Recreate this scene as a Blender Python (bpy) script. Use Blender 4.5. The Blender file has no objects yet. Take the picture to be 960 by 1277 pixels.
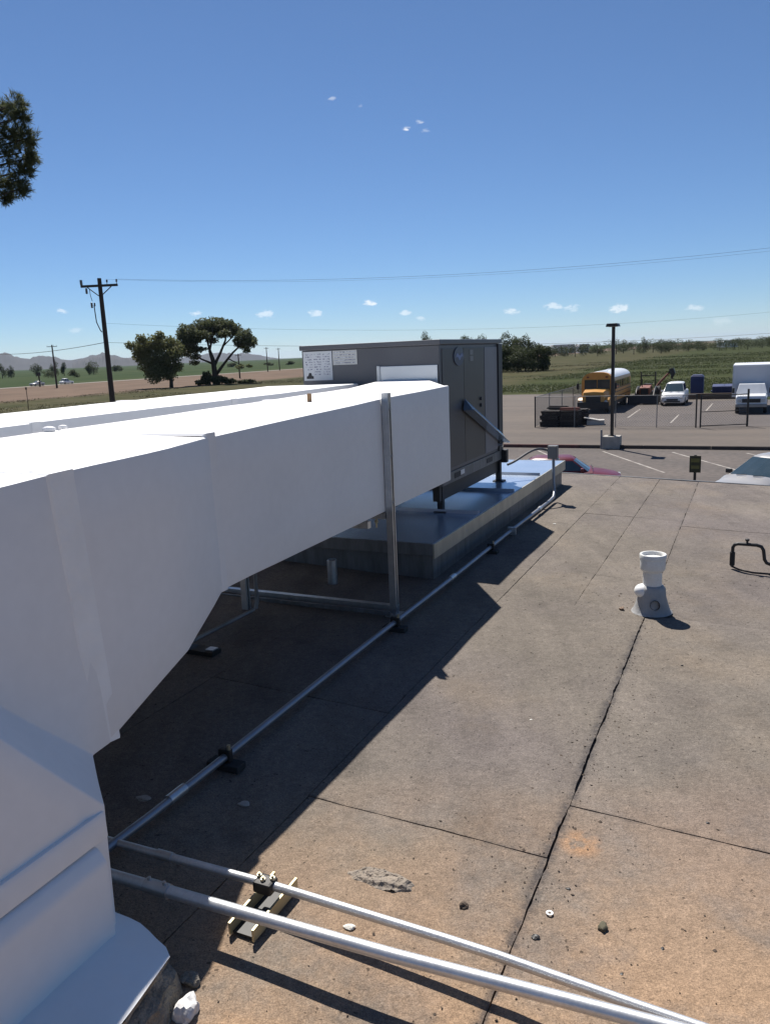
import bpy, bmesh, math, random
import numpy as np
from mathutils import Vector, Matrix, noise
random.seed(7)
SC = bpy.context.scene
COL = SC.collection
R = math.radians

# ------------------------------------------------------------------ camera
FPX = 980.0; ROLL = R(2.4); PITCH = math.atan(197*math.cos(ROLL)/FPX); EYE = 1.6
fw = Vector((0, math.cos(PITCH), -math.sin(PITCH)))
up0 = Vector((0, math.sin(PITCH), math.cos(PITCH))); rt0 = Vector((1, 0, 0))
rt = rt0*math.cos(ROLL) - up0*math.sin(ROLL); up = rt0*math.sin(ROLL) + up0*math.cos(ROLL)
cd = bpy.data.cameras.new('camera'); cam = bpy.data.objects.new('camera', cd); COL.objects.link(cam)
cam.matrix_world = Matrix(((rt.x, up.x, -fw.x, 0), (rt.y, up.y, -fw.y, 0), (rt.z, up.z, -fw.z, EYE), (0, 0, 0, 1)))
cd.sensor_fit = 'VERTICAL'; cd.sensor_height = 24; cd.lens = FPX/1277*24
cd.clip_start = 0.05; cd.clip_end = 60000
SC.camera = cam

def raydir(u, v):
    x = (u-480)/FPX; y = -(v-638.5)/FPX
    return (rt*x + up*y + fw)
def at_z(u, v, z):
    k = raydir(u, v); return Vector((0, 0, EYE)) + k*((z-EYE)/k.z)
def at_y(u, v, Y):
    k = raydir(u, v); return Vector((0, 0, EYE)) + k*(Y/k.y)

# ------------------------------------------------------------------ light
SUN_DIR = Vector((-0.163, 0.663, 1.0)).normalized()        # towards the sun
SUN_EL = math.asin(SUN_DIR.z); SUN_AZ = math.atan2(SUN_DIR.x, SUN_DIR.y)
sd = bpy.data.lights.new('sun', 'SUN'); sd.energy = 5.0; sd.angle = R(0.5); sd.color = (1.0, 0.95, 0.88)
so = bpy.data.objects.new('sun', sd); COL.objects.link(so)
so.rotation_euler = SUN_DIR.to_track_quat('Z', 'Y').to_euler()
SC.view_settings.view_transform = 'Standard'; SC.view_settings.look = 'None'
SC.view_settings.exposure = 0.5; SC.view_settings.gamma = 1.0
wd = bpy.data.worlds.new('World'); SC.world = wd; wd.use_nodes = True
wn = wd.node_tree.nodes; wl = wd.node_tree.links
bg = wn['Background']; bg.inputs['Strength'].default_value = 0.066
sky = wn.new('ShaderNodeTexSky'); sky.sky_type = 'NISHITA'; sky.sun_disc = False
sky.sun_elevation = SUN_EL; sky.sun_rotation = SUN_AZ
sky.altitude = 6500; sky.air_density = 1.8; sky.dust_density = 0.6; sky.ozone_density = 7.5
tcw = wn.new('ShaderNodeTexCoord')
def wmath(op, a, b=None, c=None, clamp=False):
    m = wn.new('ShaderNodeMath'); m.operation = op; m.use_clamp = clamp
    for i, x in enumerate((a, b, c)):
        if x is None: continue
        if isinstance(x, (int, float)): m.inputs[i].default_value = x
        else: wl.new(x, m.inputs[i])
    return m.outputs[0]
# a few small fair-weather clouds: noise broken up inside soft patches of the sky
mpw = wn.new('ShaderNodeMapping'); mpw.inputs['Scale'].default_value = (1, 1, 2.6); wl.new(tcw.outputs['Generated'], mpw.inputs['Vector'])
nzw = wn.new('ShaderNodeTexNoise'); nzw.inputs['Scale'].default_value = 120; nzw.inputs['Detail'].default_value = 6; nzw.inputs['Roughness'].default_value = 0.65
wl.new(mpw.outputs[0], nzw.inputs['Vector'])
total = None
for (u, v, rad, wt) in ((506, 160.5, .0075, .95), (523, 152, .007, .6), (414, 123, .007, .35), (450, 132, .006, .18), (530, 163, .008, .25),
                    (462, 378, .013, .8), (330, 392, .018, .5), (394, 391, .016, .5), (505, 390, .011, .5), (525, 397, .010, .35),
                    (638, 388, .014, .55), (690, 382, .017, .5), (712, 384, .015, .4), (770, 385, .019, .6), (866, 384, .015, .4),
                    (244, 391, .010, .55), (78, 388, .010, .45), (95, 412, .012, .25), (900, 400, .02, .2)):
    dv = raydir(u, v).normalized()
    df = wn.new('ShaderNodeVectorMath'); df.operation = 'SUBTRACT'; wl.new(tcw.outputs['Generated'], df.inputs[0]); df.inputs[1].default_value = dv
    sc_ = wn.new('ShaderNodeVectorMath'); sc_.operation = 'MULTIPLY'; wl.new(df.outputs[0], sc_.inputs[0]); sc_.inputs[1].default_value = (1, 1, 2.3)
    ln = wn.new('ShaderNodeVectorMath'); ln.operation = 'LENGTH'; wl.new(sc_.outputs[0], ln.inputs[0])
    fall = wmath('SUBTRACT', 1.0, wmath('DIVIDE', ln.outputs['Value'], rad), clamp=True)
    body = wmath('MULTIPLY', wmath('ADD', wmath('MULTIPLY', nzw.outputs['Fac'], 2.2), wmath('SUBTRACT', wmath('MULTIPLY', fall, .8), 1.36)), 2.6, clamp=True)
    term = wmath('MULTIPLY', wmath('MULTIPLY', body, wmath('MULTIPLY', fall, 2.0, clamp=True)), wt*.85)
    total = term if total is None else wmath('MAXIMUM', total, term)
mxw = wn.new('ShaderNodeMix'); mxw.data_type = 'RGBA'
wl.new(total, mxw.inputs['Factor']); wl.new(sky.outputs[0], mxw.inputs[6]); mxw.inputs[7].default_value = (12.5, 12.5, 12.5, 1)
wl.new(mxw.outputs[2], bg.inputs['Color'])

# ------------------------------------------------------------------ site frame: s runs along the ducts, n to the right of them
AZ = R(25.2)
Dv = Vector((math.sin(AZ), math.cos(AZ), 0)); Nv = Vector((math.cos(AZ), -math.sin(AZ), 0))
P0 = Vector((0.03, 4.72, 0)); ROTZ = -AZ
FALL = math.tan(R(2.2)); GZ = -3.5
def site(n, s, z=0.0): return P0 + Nv*n + Dv*s + Vector((0, 0, z))
def to_site(p):
    q = Vector(p) - P0; return q.dot(Nv), q.dot(Dv)
def rz(n): return -FALL*n                                  # height of the roof, which falls to the right

# ------------------------------------------------------------------ materials
MATS = {}
def pmat(name, c1, c2=None, scale=3.0, rough=0.7, metal=0.0, bump=0.0, bscale=40.0, grain=0.0, gscale=200.0, rnd=0.0, coord='Object', spec=0.5, detail=5.0, stretch=None):
    if name in MATS: return MATS[name]
    m = bpy.data.materials.new(name); m.use_nodes = True; nt = m.node_tree; N = nt.nodes; L = nt.links
    b = N['Principled BSDF']; b.inputs['Roughness'].default_value = rough; b.inputs['Metallic'].default_value = metal
    b.inputs['Specular IOR Level'].default_value = spec
    c2 = c2 or tuple(x*.8 for x in c1)
    tc = N.new('ShaderNodeTexCoord'); vec = tc.outputs[coord]
    if coord == 'World':
        pass
    if stretch:
        mp = N.new('ShaderNodeMapping'); mp.inputs['Scale'].default_value = stretch; L.new(vec, mp.inputs['Vector']); vec = mp.outputs[0]
    nz = N.new('ShaderNodeTexNoise'); nz.inputs['Scale'].default_value = scale; nz.inputs['Detail'].default_value = detail; L.new(vec, nz.inputs['Vector'])
    rp = N.new('ShaderNodeMapRange'); rp.inputs[1].default_value = .3; rp.inputs[2].default_value = .7; L.new(nz.outputs['Fac'], rp.inputs[0])
    mx = N.new('ShaderNodeMix'); mx.data_type = 'RGBA'; L.new(rp.outputs[0], mx.inputs['Factor'])
    mx.inputs[6].default_value = (*c1, 1); mx.inputs[7].default_value = (*c2, 1)
    out = mx.outputs[2]
    if grain > 0:
        g = N.new('ShaderNodeTexNoise'); g.inputs['Scale'].default_value = gscale; g.inputs['Detail'].default_value = 2; L.new(vec, g.inputs['Vector'])
        gr = N.new('ShaderNodeMapRange'); gr.inputs[1].default_value = .3; gr.inputs[2].default_value = .7; gr.inputs[3].default_value = 1-grain; gr.inputs[4].default_value = 1+grain
        L.new(g.outputs['Fac'], gr.inputs[0])
        ml = N.new('ShaderNodeVectorMath'); ml.operation = 'SCALE'; L.new(out, ml.inputs[0]); L.new(gr.outputs[0], ml.inputs['Scale']); out = ml.outputs[0]
    if rnd > 0:
        oi = N.new('ShaderNodeObjectInfo'); rr = N.new('ShaderNodeMapRange'); rr.inputs[3].default_value = 1-rnd; rr.inputs[4].default_value = 1+rnd
        L.new(oi.outputs['Random'], rr.inputs[0])
        ml = N.new('ShaderNodeVectorMath'); ml.operation = 'SCALE'; L.new(out, ml.inputs[0]); L.new(rr.outputs[0], ml.inputs['Scale']); out = ml.outputs[0]
    L.new(out, b.inputs['Base Color'])
    if bump > 0:
        bn = N.new('ShaderNodeTexNoise'); bn.inputs['Scale'].default_value = bscale; bn.inputs['Detail'].default_value = 4; L.new(vec, bn.inputs['Vector'])
        bp = N.new('ShaderNodeBump'); bp.inputs['Strength'].default_value = bump; bp.inputs['Distance'].default_value = .02
        L.new(bn.outputs['Fac'], bp.inputs['Height']); L.new(bp.outputs[0], b.inputs['Normal'])
    MATS[name] = m; return m

M_coat = pmat('white_roof_coating', (.81, .805, .80), (.755, .75, .745), 1.6, .6, bump=.02, bscale=6, grain=.015, gscale=22, detail=8)
M_coat_dirty = pmat('dusty_white_coating', (.70, .69, .68), (.56, .54, .51), 5, .7, bump=.4, bscale=30, grain=.1, gscale=80)
M_mortar = pmat('grey_mortar', (.30, .27, .22), (.17, .15, .12), 20, .95, bump=.9, bscale=60, grain=.2)
M_galv = pmat('galvanised_steel', (.62, .63, .64), (.48, .49, .50), 6, .38, .85, bump=.05, bscale=20, grain=.06, gscale=40)
M_galvdull = pmat('dull_galvanised_sheet', (.20, .205, .21), (.13, .13, .13), 5, .5, .35, bump=.06, bscale=9, grain=.08, gscale=30, stretch=(3, 3, .6))
M_emt = pmat('zinc_conduit', (.66, .67, .68), (.55, .56, .57), 9, .42, .75, bump=.04, bscale=60, grain=.06, gscale=120)
M_deck = pmat('sheet_metal_deck', (.50, .58, .70), (.42, .50, .62), 3, .26, .65, bump=.05, bscale=5)  # sky reflection is tinted blue into the deck's base colour
M_unit = pmat('grey_enamel', (.125, .128, .140), (.105, .107, .118), 2.5, .45, .1, bump=.03, bscale=8)
M_unitlt = pmat('light_grey_enamel', (.17, .17, .19), (.14, .14, .155), 3, .45)
M_unitdk = pmat('dark_grey_enamel', (.05, .05, .055), (.035, .035, .04), 3, .5)
M_black = pmat('black_steel', (.02, .02, .022), (.03, .028, .026), 8, .5, .2)
M_rubber = pmat('black_rubber', (.022, .022, .022), (.03, .03, .03), 8, .85)
M_pvc = pmat('white_plastic_pipe', (.74, .74, .72), (.62, .61, .58), 8, .5, grain=.05, gscale=90)
M_bitumen = pmat('black_bitumen', (.06, .053, .048), (.10, .088, .078), 10, .85, bump=.5, bscale=60)
M_wall = pmat('tan_stucco', (.42, .36, .29), (.36, .31, .25), 3, .9, bump=.3, bscale=40)
M_conc = pmat('pale_concrete', (.40, .37, .33), (.30, .28, .25), 4, .9, bump=.3, bscale=30, grain=.1)
M_wood = pmat('weathered_wood', (.12, .085, .06), (.07, .05, .037), 6, .85, bump=.3, bscale=40, stretch=(1, 6, 6))
M_sleeper = pmat('dark_timber', (.030, .026, .024), (.05, .04, .034), 4, .9, rnd=.4)
M_rustred = pmat('reddish_timber', (.20, .06, .04), (.12, .04, .03), 4, .8)
M_pole = pmat('brown_pole_wood', (.075, .055, .042), (.045, .034, .027), 3, .9, stretch=(4, 4, .4))
M_bark = pmat('bark', (.075, .055, .04), (.04, .03, .022), 5, .95)
M_glass = pmat('dark_glass', (.02, .03, .035), (.03, .04, .045), 2, .06, spec=.9)
M_glassb = pmat('tinted_windscreen', (.03, .05, .06), (.045, .065, .075), 2, .05, spec=1.0)
M_wpaint = pmat('white_car_paint', (.72, .73, .74), (.68, .69, .70), 2, .3)
M_silver = pmat('silver_car_paint', (.42, .41, .40), (.38, .37, .36), 2, .3, .4)
M_red = pmat('red_paint', (.13, .010, .018), (.10, .008, .015), 2, .35)
M_kerbred = pmat('faded_red_kerb_paint', (.12, .04, .036), (.10, .06, .052), 2.0, .85)
M_yellow = pmat('bus_yellow_paint', (.56, .27, .05), (.50, .24, .045), 2, .4)
M_orange = pmat('machine_orange', (.22, .06, .025), (.15, .045, .02), 3, .5)
M_blue = pmat('blue_plastic', (.02, .035, .13), (.016, .028, .10), 2, .55)
M_bluedk = pmat('blue_steel', (.014, .03, .11), (.012, .024, .085), 2, .6)
M_grey = pmat('grey_plastic', (.25, .25, .26), (.2, .2, .21), 3, .6)
M_chrome = pmat('chrome', (.7, .7, .7), (.6, .6, .6), 3, .15, 1.0)
M_lamp = pmat('headlight_glass', (.6, .6, .58), (.5, .5, .48), 3, .15)
M_line = pmat('worn_parking_paint', (.40, .37, .33), (.17, .145, .13), 1.3, .85)
M_paper = pmat('white_paper_label', (.66, .68, .70), (.58, .60, .62), 4, .6)
M_ink = pmat('black_ink', (.02, .02, .025), (.03, .03, .035), 4, .6)
M_bluebadge = pmat('navy_badge', (.012, .02, .09), (.01, .018, .07), 4, .3)
M_signg = pmat('dark_olive_sign', (.035, .038, .012), (.022, .024, .012), 5, .6)
M_signy = pmat('faded_olive_yellow_print', (.14, .13, .03), (.08, .08, .025), 9, .6)
M_stone = pmat('brown_stone', (.10, .07, .05), (.05, .04, .03), 20, .9, bump=.4)
M_whitestone = pmat('white_stone', (.7, .68, .62), (.6, .58, .52), 20, .9)
M_hill = pmat('desert_mountain', (.036, .033, .034), (.020, .020, .022), .004, .95, detail=8)
M_wire = pmat('dark_wire', (.03, .03, .03), (.03, .03, .03), 3, .6)
M_insul = pmat('porcelain_insulator', (.18, .16, .15), (.12, .11, .1), 3, .3)
M_zinc = pmat('zinc_clamp', (.55, .5, .35), (.4, .36, .26), 9, .4, .7)

def leafmat(name, c1, c2, trans=.25):
    m = bpy.data.materials.new(name); m.use_nodes = True; N = m.node_tree.nodes; L = m.node_tree.links
    b = N['Principled BSDF']; b.inputs['Roughness'].default_value = .65; b.inputs['Specular IOR Level'].default_value = .3
    g = N.new('ShaderNodeNewGeometry'); mx = N.new('ShaderNodeMix'); mx.data_type = 'RGBA'
    L.new(g.outputs['Random Per Island'], mx.inputs['Factor']); mx.inputs[6].default_value = (*c1, 1); mx.inputs[7].default_value = (*c2, 1)
    L.new(mx.outputs[2], b.inputs['Base Color'])
    t = N.new('ShaderNodeBsdfTranslucent'); L.new(mx.outputs[2], t.inputs['Color'])
    ms = N.new('ShaderNodeMixShader'); ms.inputs[0].default_value = trans
    L.new(b.outputs[0], ms.inputs[1]); L.new(t.outputs[0], ms.inputs[2]); L.new(ms.outputs[0], N['Material Output'].inputs['Surface'])
    return m
M_leafd = leafmat('dark_leaves', (.05, .064, .03), (.085, .10, .045), .35)
M_leafo = leafmat('olive_leaves', (.11, .125, .05), (.20, .20, .09), .45)
M_pine = leafmat('pine_needles', (.07, .085, .042), (.14, .15, .075), .45)
M_shrub = leafmat('field_weeds', (.060, .076, .026), (.100, .110, .045), .25)
M_dry = leafmat('dry_weeds', (.06, .058, .026), (.10, .088, .045), .1)

# roofing felt: mineral granules, stains, sandy drifts near the low corner
def roofmat():
    m = bpy.data.materials.new('mineral_roofing_felt'); m.use_nodes = True; nt = m.node_tree; N = nt.nodes; L = nt.links
    b = N['Principled BSDF']; b.inputs['Roughness'].default_value = .92; b.inputs['Specular IOR Level'].default_value = .25
    pos = N.new('ShaderNodeNewGeometry').outputs['Position']
    def nz(sc, det=4, rough=.55, stretch=None):
        t = N.new('ShaderNodeTexNoise'); t.inputs['Scale'].default_value = sc; t.inputs['Detail'].default_value = det; t.inputs['Roughness'].default_value = rough
        if stretch:
            mp = N.new('ShaderNodeMapping'); mp.inputs['Rotation'].default_value = (0, 0, AZ); mp.inputs['Scale'].default_value = stretch
            L.new(pos, mp.inputs['Vector']); L.new(mp.outputs[0], t.inputs['Vector'])
        else: L.new(pos, t.inputs['Vector'])
        return t.outputs['Fac']
    def mr(x, a, b_, c, d):
        t = N.new('ShaderNodeMapRange'); t.inputs[1].default_value = a; t.inputs[2].default_value = b_; t.inputs[3].default_value = c; t.inputs[4].default_value = d
        L.new(x, t.inputs[0]); return t.outputs[0]
    def mix(f, a, c):
        t = N.new('ShaderNodeMix'); t.data_type = 'RGBA'
        if isinstance(f, float): t.inputs['Factor'].default_value = f
        else: L.new(f, t.inputs['Factor'])
        for i, x in ((6, a), (7, c)):
            if isinstance(x, tuple): t.inputs[i].default_value = (*x, 1)
            else: L.new(x, t.inputs[i])
        return t.outputs[2]
    def mul(a, c):
        t = N.new('ShaderNodeMath'); t.operation = 'MULTIPLY'
        for i, x in enumerate((a, c)):
            if isinstance(x, float): t.inputs[i].default_value = x
            else: L.new(x, t.inputs[i])
        return t.outputs[0]
    def scale(c, f):
        t = N.new('ShaderNodeVectorMath'); t.operation = 'SCALE'; L.new(c, t.inputs[0]); L.new(f, t.inputs['Scale']); return t.outputs[0]
    col = mix(mr(nz(1.1, 6), .32, .68, 0, 1), (.182, .156, .130), (.146, .126, .106))
    col = mix(mr(nz(.45, 3), .45, .62, 0, .5), col, (.158, .134, .134))
    oi = N.new('ShaderNodeObjectInfo')
    col = scale(col, mr(oi.outputs['Random'], 0, 1, .90, 1.08))
    # wear streaks that run across the rolls, and darker ponding marks
    col = scale(col, mr(nz(6, 5, .6, (1.0, .25, 1)), .35, .7, .88, 1.12))
    col = scale(col, mr(nz(2.3, 7, .7), .54, .74, 1.0, .66)); col = scale(col, mr(nz(.9, 6, .65), .5, .7, 1.0, .82))
    # sand
    sep = N.new('ShaderNodeSeparateXYZ'); L.new(pos, sep.inputs[0])
    near = mr(sep.outputs['Y'], 1.5, 2.9, 1.0, 0.0)
    sand = mul(near, mr(nz(1.7, 7, .65), .34, .54, 0, .95))
    sand2 = mul(mr(nz(.8, 5, .6), .52, .66, 0, .35), 1.0)
    dpt = N.new('ShaderNodeVectorMath'); dpt.operation = 'DISTANCE'; L.new(pos, dpt.inputs[0]); dpt.inputs[1].default_value = site(1.52, -1.86, -.05)
    blot = mul(mr(dpt.outputs['Value'], .02, .085, 1.0, 0.0), mr(nz(22, 5), .36, .52, 0, .85))
    col = mix(sand, col, (.33, .215, .13))
    col = mix(sand2, col, (.215, .165, .115))
    col = mix(blot, col, (.40, .22, .11))
    # bitumen that bled out along the laps
    mps = N.new('ShaderNodeMapping'); mps.vector_type = 'TEXTURE'; mps.inputs['Location'].default_value = P0; mps.inputs['Rotation'].default_value = (0, 0, ROTZ); L.new(pos, mps.inputs['Vector'])
    ss = N.new('ShaderNodeSeparateXYZ'); L.new(mps.outputs[0], ss.inputs[0])
    def fm(op, a, c):
        t = N.new('ShaderNodeMath'); t.operation = op
        for i, x in enumerate((a, c)):
            if isinstance(x, (int, float)): t.inputs[i].default_value = x
            else: L.new(x, t.inputs[i])
        return t.outputs[0]
    wb = fm('MULTIPLY', fm('SUBTRACT', nz(7, 5, .7), .5), .05)
    d1 = fm('ABSOLUTE', fm('ADD', fm('SUBTRACT', ss.outputs['X'], 1.437), wb), 0.0)
    bl = mul(mul(mr(d1, .006, .032, .75, 0.0), mr(ss.outputs['Y'], .2, .7, 1.0, .25)), mr(nz(30, 4), .36, .56, .15, 1.0))
    col = mix(bl, col, (.055, .05, .05))
    for (cs, lo, hi) in ((-1.98, .5, 1.44), (-1.65, 1.44, 3.4), (.62, 1.44, 3.4), (3.2, 1.44, 3.4)):
        d2 = fm('ABSOLUTE', fm('ADD', fm('SUBTRACT', ss.outputs['Y'], cs), wb), 0.0)
        rng = mul(mr(ss.outputs['X'], lo-.01, lo+.01, 0.0, 1.0), mr(ss.outputs['X'], hi-.01, hi+.01, 1.0, 0.0))
        col = mix(mul(mul(mr(d2, .002, .014, .5, 0.0), rng), mr(nz(24, 4), .42, .6, .0, 1.0)), col, (.07, .06, .055))
    # granules
    gr = nz(260, 2, .5); gr2 = nz(110, 3, .6); gr3 = nz(38, 4, .6)
    col = scale(col, mr(gr, .32, .68, .72, 1.28)); col = scale(col, mr(gr2, .35, .65, .86, 1.14)); col = scale(col, mr(gr3, .3, .7, .86, 1.14))
    # specks of dark grit
    col = scale(col, mr(nz(55, 2, .4), .70, .74, 1.0, .35))
    L.new(col, b.inputs['Base Color'])
    bp = N.new('ShaderNodeBump'); bp.inputs['Strength'].default_value = .55; bp.inputs['Distance'].default_value = .006
    L.new(gr2, bp.inputs['Height']); 
    bp2 = N.new('ShaderNodeBump'); bp2.inputs['Strength'].default_value = .5; bp2.inputs['Distance'].default_value = .03
    L.new(nz(9, 5), bp2.inputs['Height']); L.new(bp.outputs[0], bp2.inputs['Normal']); L.new(bp2.outputs[0], b.inputs['Normal'])
    return m
M_roof = roofmat()

# ------------------------------------------------------------------ mesh builder
class MB:
    def __init__(self): self.v = []; self.f = []
    def add(self, vs, fs):
        k = len(self.v); self.v.extend([tuple(p) for p in vs]); self.f.extend([tuple(i+k for i in f) for f in fs]); return self
    def box(self, c, sz, rot=None):
        hx, hy, hz = sz[0]/2, sz[1]/2, sz[2]/2
        vs = [Vector((x, y, z)) for x in (-hx, hx) for y in (-hy, hy) for z in (-hz, hz)]
        if rot is not None: vs = [rot @ p for p in vs]
        vs = [p+Vector(c) for p in vs]
        return self.add(vs, [(0, 1, 3, 2), (4, 6, 7, 5), (0, 4, 5, 1), (2, 3, 7, 6), (0, 2, 6, 4), (1, 5, 7, 3)])
    def bb(self, x0, x1, y0, y1, z0, z1): return self.box(((x0+x1)/2, (y0+y1)/2, (z0+z1)/2), (x1-x0, y1-y0, z1-z0))
    def prism(self, pts, axis, a, b):
        # pts: 2-D outline; extruded along axis (0,1,2) from a to b
        def p3(p, t):
            q = [0, 0, 0]; o = [i for i in range(3) if i != axis]; q[o[0]] = p[0]; q[o[1]] = p[1]; q[axis] = t; return q
        n = len(pts); vs = [p3(p, a) for p in pts]+[p3(p, b) for p in pts]
        return self.add(vs, [tuple(range(n)), tuple(range(2*n-1, n-1, -1))]+[(i, (i+1) % n, n+(i+1) % n, n+i) for i in range(n)])
    def tube(self, pts, r, seg=10, cap=True):
        pts = [Vector(p) for p in pts]; rs = r if isinstance(r, (list, tuple)) else [r]*len(pts)
        vs = []; fs = []; ref = None
        for i, p in enumerate(pts):
            d = (pts[min(i+1, len(pts)-1)]-pts[max(i-1, 0)]).normalized()
            if ref is None: ref = Vector((0, 0, 1)) if abs(d.z) < .9 else Vector((1, 0, 0))
            a = d.cross(ref).normalized(); b = d.cross(a).normalized(); ref = a.cross(d) if abs(a.cross(d).dot(ref)) > .01 else ref
            for j in range(seg):
                t = 2*math.pi*j/seg; vs.append(p+(a*math.cos(t)+b*math.sin(t))*rs[i])
        for i in range(len(pts)-1):
            for j in range(seg): fs.append((i*seg+j, i*seg+(j+1) % seg, (i+1)*seg+(j+1) % seg, (i+1)*seg+j))
        if cap: fs.append(tuple(range(seg))); fs.append(tuple(range(len(pts)*seg-1, (len(pts)-1)*seg-1, -1)))
        return self.add(vs, fs)
    def lathe(self, prof, c=(0, 0, 0), seg=24, axis=2):
        vs = []; fs = []
        for (r, h) in prof:
            for j in range(seg):
                t = 2*math.pi*j/seg; x, y = r*math.cos(t), r*math.sin(t)
                p = (x, y, h) if axis == 2 else ((h, x, y) if axis == 0 else (x, h, y))
                vs.append((p[0]+c[0], p[1]+c[1], p[2]+c[2]))
        for i in range(len(prof)-1):
            for j in range(seg): fs.append((i*seg+j, i*seg+(j+1) % seg, (i+1)*seg+(j+1) % seg, (i+1)*seg+j))
        return self.add(vs, fs)
    def build(self, name, mat, parent=None, off=(0, 0, 0), smooth=False, bevel=0, bseg=2, loc=None, rotz=0, angle=40):
        o3 = Vector(off)
        me = bpy.data.meshes.new(name); me.from_pydata([Vector(p)-o3 for p in self.v], [], self.f)
        bm = bmesh.new(); bm.from_mesh(me); bmesh.ops.recalc_face_normals(bm, faces=bm.faces)
        if bevel:
            es = [e for e in bm.edges if len(e.link_faces) == 2 and e.calc_face_angle(0) > R(25)]
            bmesh.ops.bevel(bm, geom=es, offset=bevel, segments=bseg, affect='EDGES', profile=.6, clamp_overlap=True)
        if smooth:
            for f in bm.faces: f.smooth = True
            for e in bm.edges:
                if len(e.link_faces) == 2 and e.calc_face_angle(0) > R(angle): e.smooth = False
        bm.to_mesh(me); bm.free()
        me.materials.append(mat); ob = bpy.data.objects.new(name, me); COL.objects.link(ob)
        if parent is not None: ob.parent = parent
        if loc is not None: ob.location = loc
        if rotz: ob.rotation_euler = (0, 0, rotz)
        return ob

def tag(o, label=None, cat=None, group=None, kind=None):
    if label: o['label'] = label
    if cat: o['category'] = cat
    if group: o['group'] = group
    if kind: o['kind'] = kind
    return o
def thing(name, label, cat, loc=(0, 0, 0), rotz=0, group=None):
    o = bpy.data.objects.new(name, None); o.empty_display_size = .2; COL.objects.link(o)
    o.location = loc; o.rotation_euler = (0, 0, rotz); return tag(o, label, cat, group)
class Site:                                                   # a thing standing in the site frame; its parts are given in (n, s, z)
    def __init__(self, name, label, cat, n, s, z, group=None):
        self.off = (n, s, z); self.root = thing(name, label, cat, site(n, s, z), ROTZ, group)
    def part(self, name, mb, mat, parent=None, **k): return mb.build(name, mat, parent or self.root, off=self.off, **k)
def site_obj(name, mb, mat, n, s, z, label, cat, group=None, kind=None, **k):
    o = mb.build(name, mat, None, off=(n, s, z), loc=site(n, s, z), rotz=ROTZ, **k); return tag(o, label, cat, group, kind)
def copy_thing(o, loc=None, rotz=None, label=None):
    c = o.copy(); COL.objects.link(c)
    if loc is not None: c.location = loc
    if rotz is not None: c.rotation_euler = (0, 0, rotz)
    if label: c['label'] = label
    for ch in list(o.children):
        d = ch.copy(); COL.objects.link(d); d.parent = c
        for g in list(ch.children):
            e = g.copy(); COL.objects.link(e); e.parent = d
    return c

# ------------------------------------------------------------------ ground, in the site frame
FIELD = 9000
def groundmat():
    m = bpy.data.materials.new('desert_farmland'); m.use_nodes = True; nt = m.node_tree; N = nt.nodes; L = nt.links
    b = N['Principled BSDF']; b.inputs['Roughness'].default_value = 1; b.inputs['Specular IOR Level'].default_value = .05
    pos = N.new('ShaderNodeNewGeometry').outputs['Position']
    mp = N.new('ShaderNodeMapping'); mp.vector_type = 'TEXTURE'; mp.inputs['Location'].default_value = P0; mp.inputs['Rotation'].default_value = (0, 0, ROTZ); L.new(pos, mp.inputs['Vector'])
    P = mp.outputs[0]; sp = N.new('ShaderNodeSeparateXYZ'); L.new(P, sp.inputs[0]); n_, s_ = sp.outputs['X'], sp.outputs['Y']
    def nz(sc, det=5, st=None, rough=.55):
        t = N.new('ShaderNodeTexNoise'); t.inputs['Scale'].default_value = sc; t.inputs['Detail'].default_value = det; t.inputs['Roughness'].default_value = rough
        if st:
            q = N.new('ShaderNodeMapping'); q.inputs['Scale'].default_value = st; L.new(P, q.inputs['Vector']); L.new(q.outputs[0], t.inputs['Vector'])
        else: L.new(P, t.inputs['Vector'])
        return t.outputs['Fac']
    def mr(x, a, b_, c, d, smooth=False):
        t = N.new('ShaderNodeMapRange'); t.inputs[1].default_value = a; t.inputs[2].default_value = b_; t.inputs[3].default_value = c; t.inputs[4].default_value = d
        if smooth: t.interpolation_type = 'SMOOTHSTEP'
        L.new(x, t.inputs[0]); return t.outputs[0]
    def ma(op, a, c):
        t = N.new('ShaderNodeMath'); t.operation = op
        for i, x in enumerate((a, c)):
            if isinstance(x, (int, float)): t.inputs[i].default_value = x
            else: L.new(x, t.inputs[i])
        return t.outputs[0]
    def mix(f, a, c):
        t = N.new('ShaderNodeMix'); t.data_type = 'RGBA'; L.new(f, t.inputs['Factor'])
        for i, x in ((6, a), (7, c)):
            if isinstance(x, tuple): t.inputs[i].default_value = (*x, 1)
            else: L.new(x, t.inputs[i])
        return t.outputs[2]
    wob = ma('MULTIPLY', ma('SUBTRACT', nz(.03, 4), .5), 14.0)
    nn = ma('ADD', n_, wob)
    # open field: rough green with paler and darker bands across
    fld = mix(mr(nz(.05, 6, (.35, 1.6, 1)), .36, .64, 0, 1), (.036, .047, .016), (.058, .064, .026))
    fld = mix(mr(nz(.35, 6, (.5, 1.4, 1)), .42, .7, 0, .65), fld, (.024, .030, .013))
    dry = mix(mr(nz(.18, 6), .4, .62, 0, 1), (.075, .068, .036), (.048, .05, .022))
    dirt = mix(mr(nz(.12, 6), .35, .65, 0, 1), (.165, .118, .088), (.125, .092, .07))
    crop = mix(mr(nz(.02, 5, (1, .5, 1)), .36, .64, 0, 1), (.028, .048, .017), (.05, .065, .026))
    # left of the building: dry grass strip, bare dirt, road, crops
    c = mix(mr(nn, -34, -26, 1, 0, True), fld, dry)
    c = mix(mr(nn, -112, -104, 1, 0, True), c, dirt)
    c = mix(mr(nn, -198, -192, 1, 0, True), c, crop)
    L.new(c, b.inputs['Base Color'])
    return m
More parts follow.
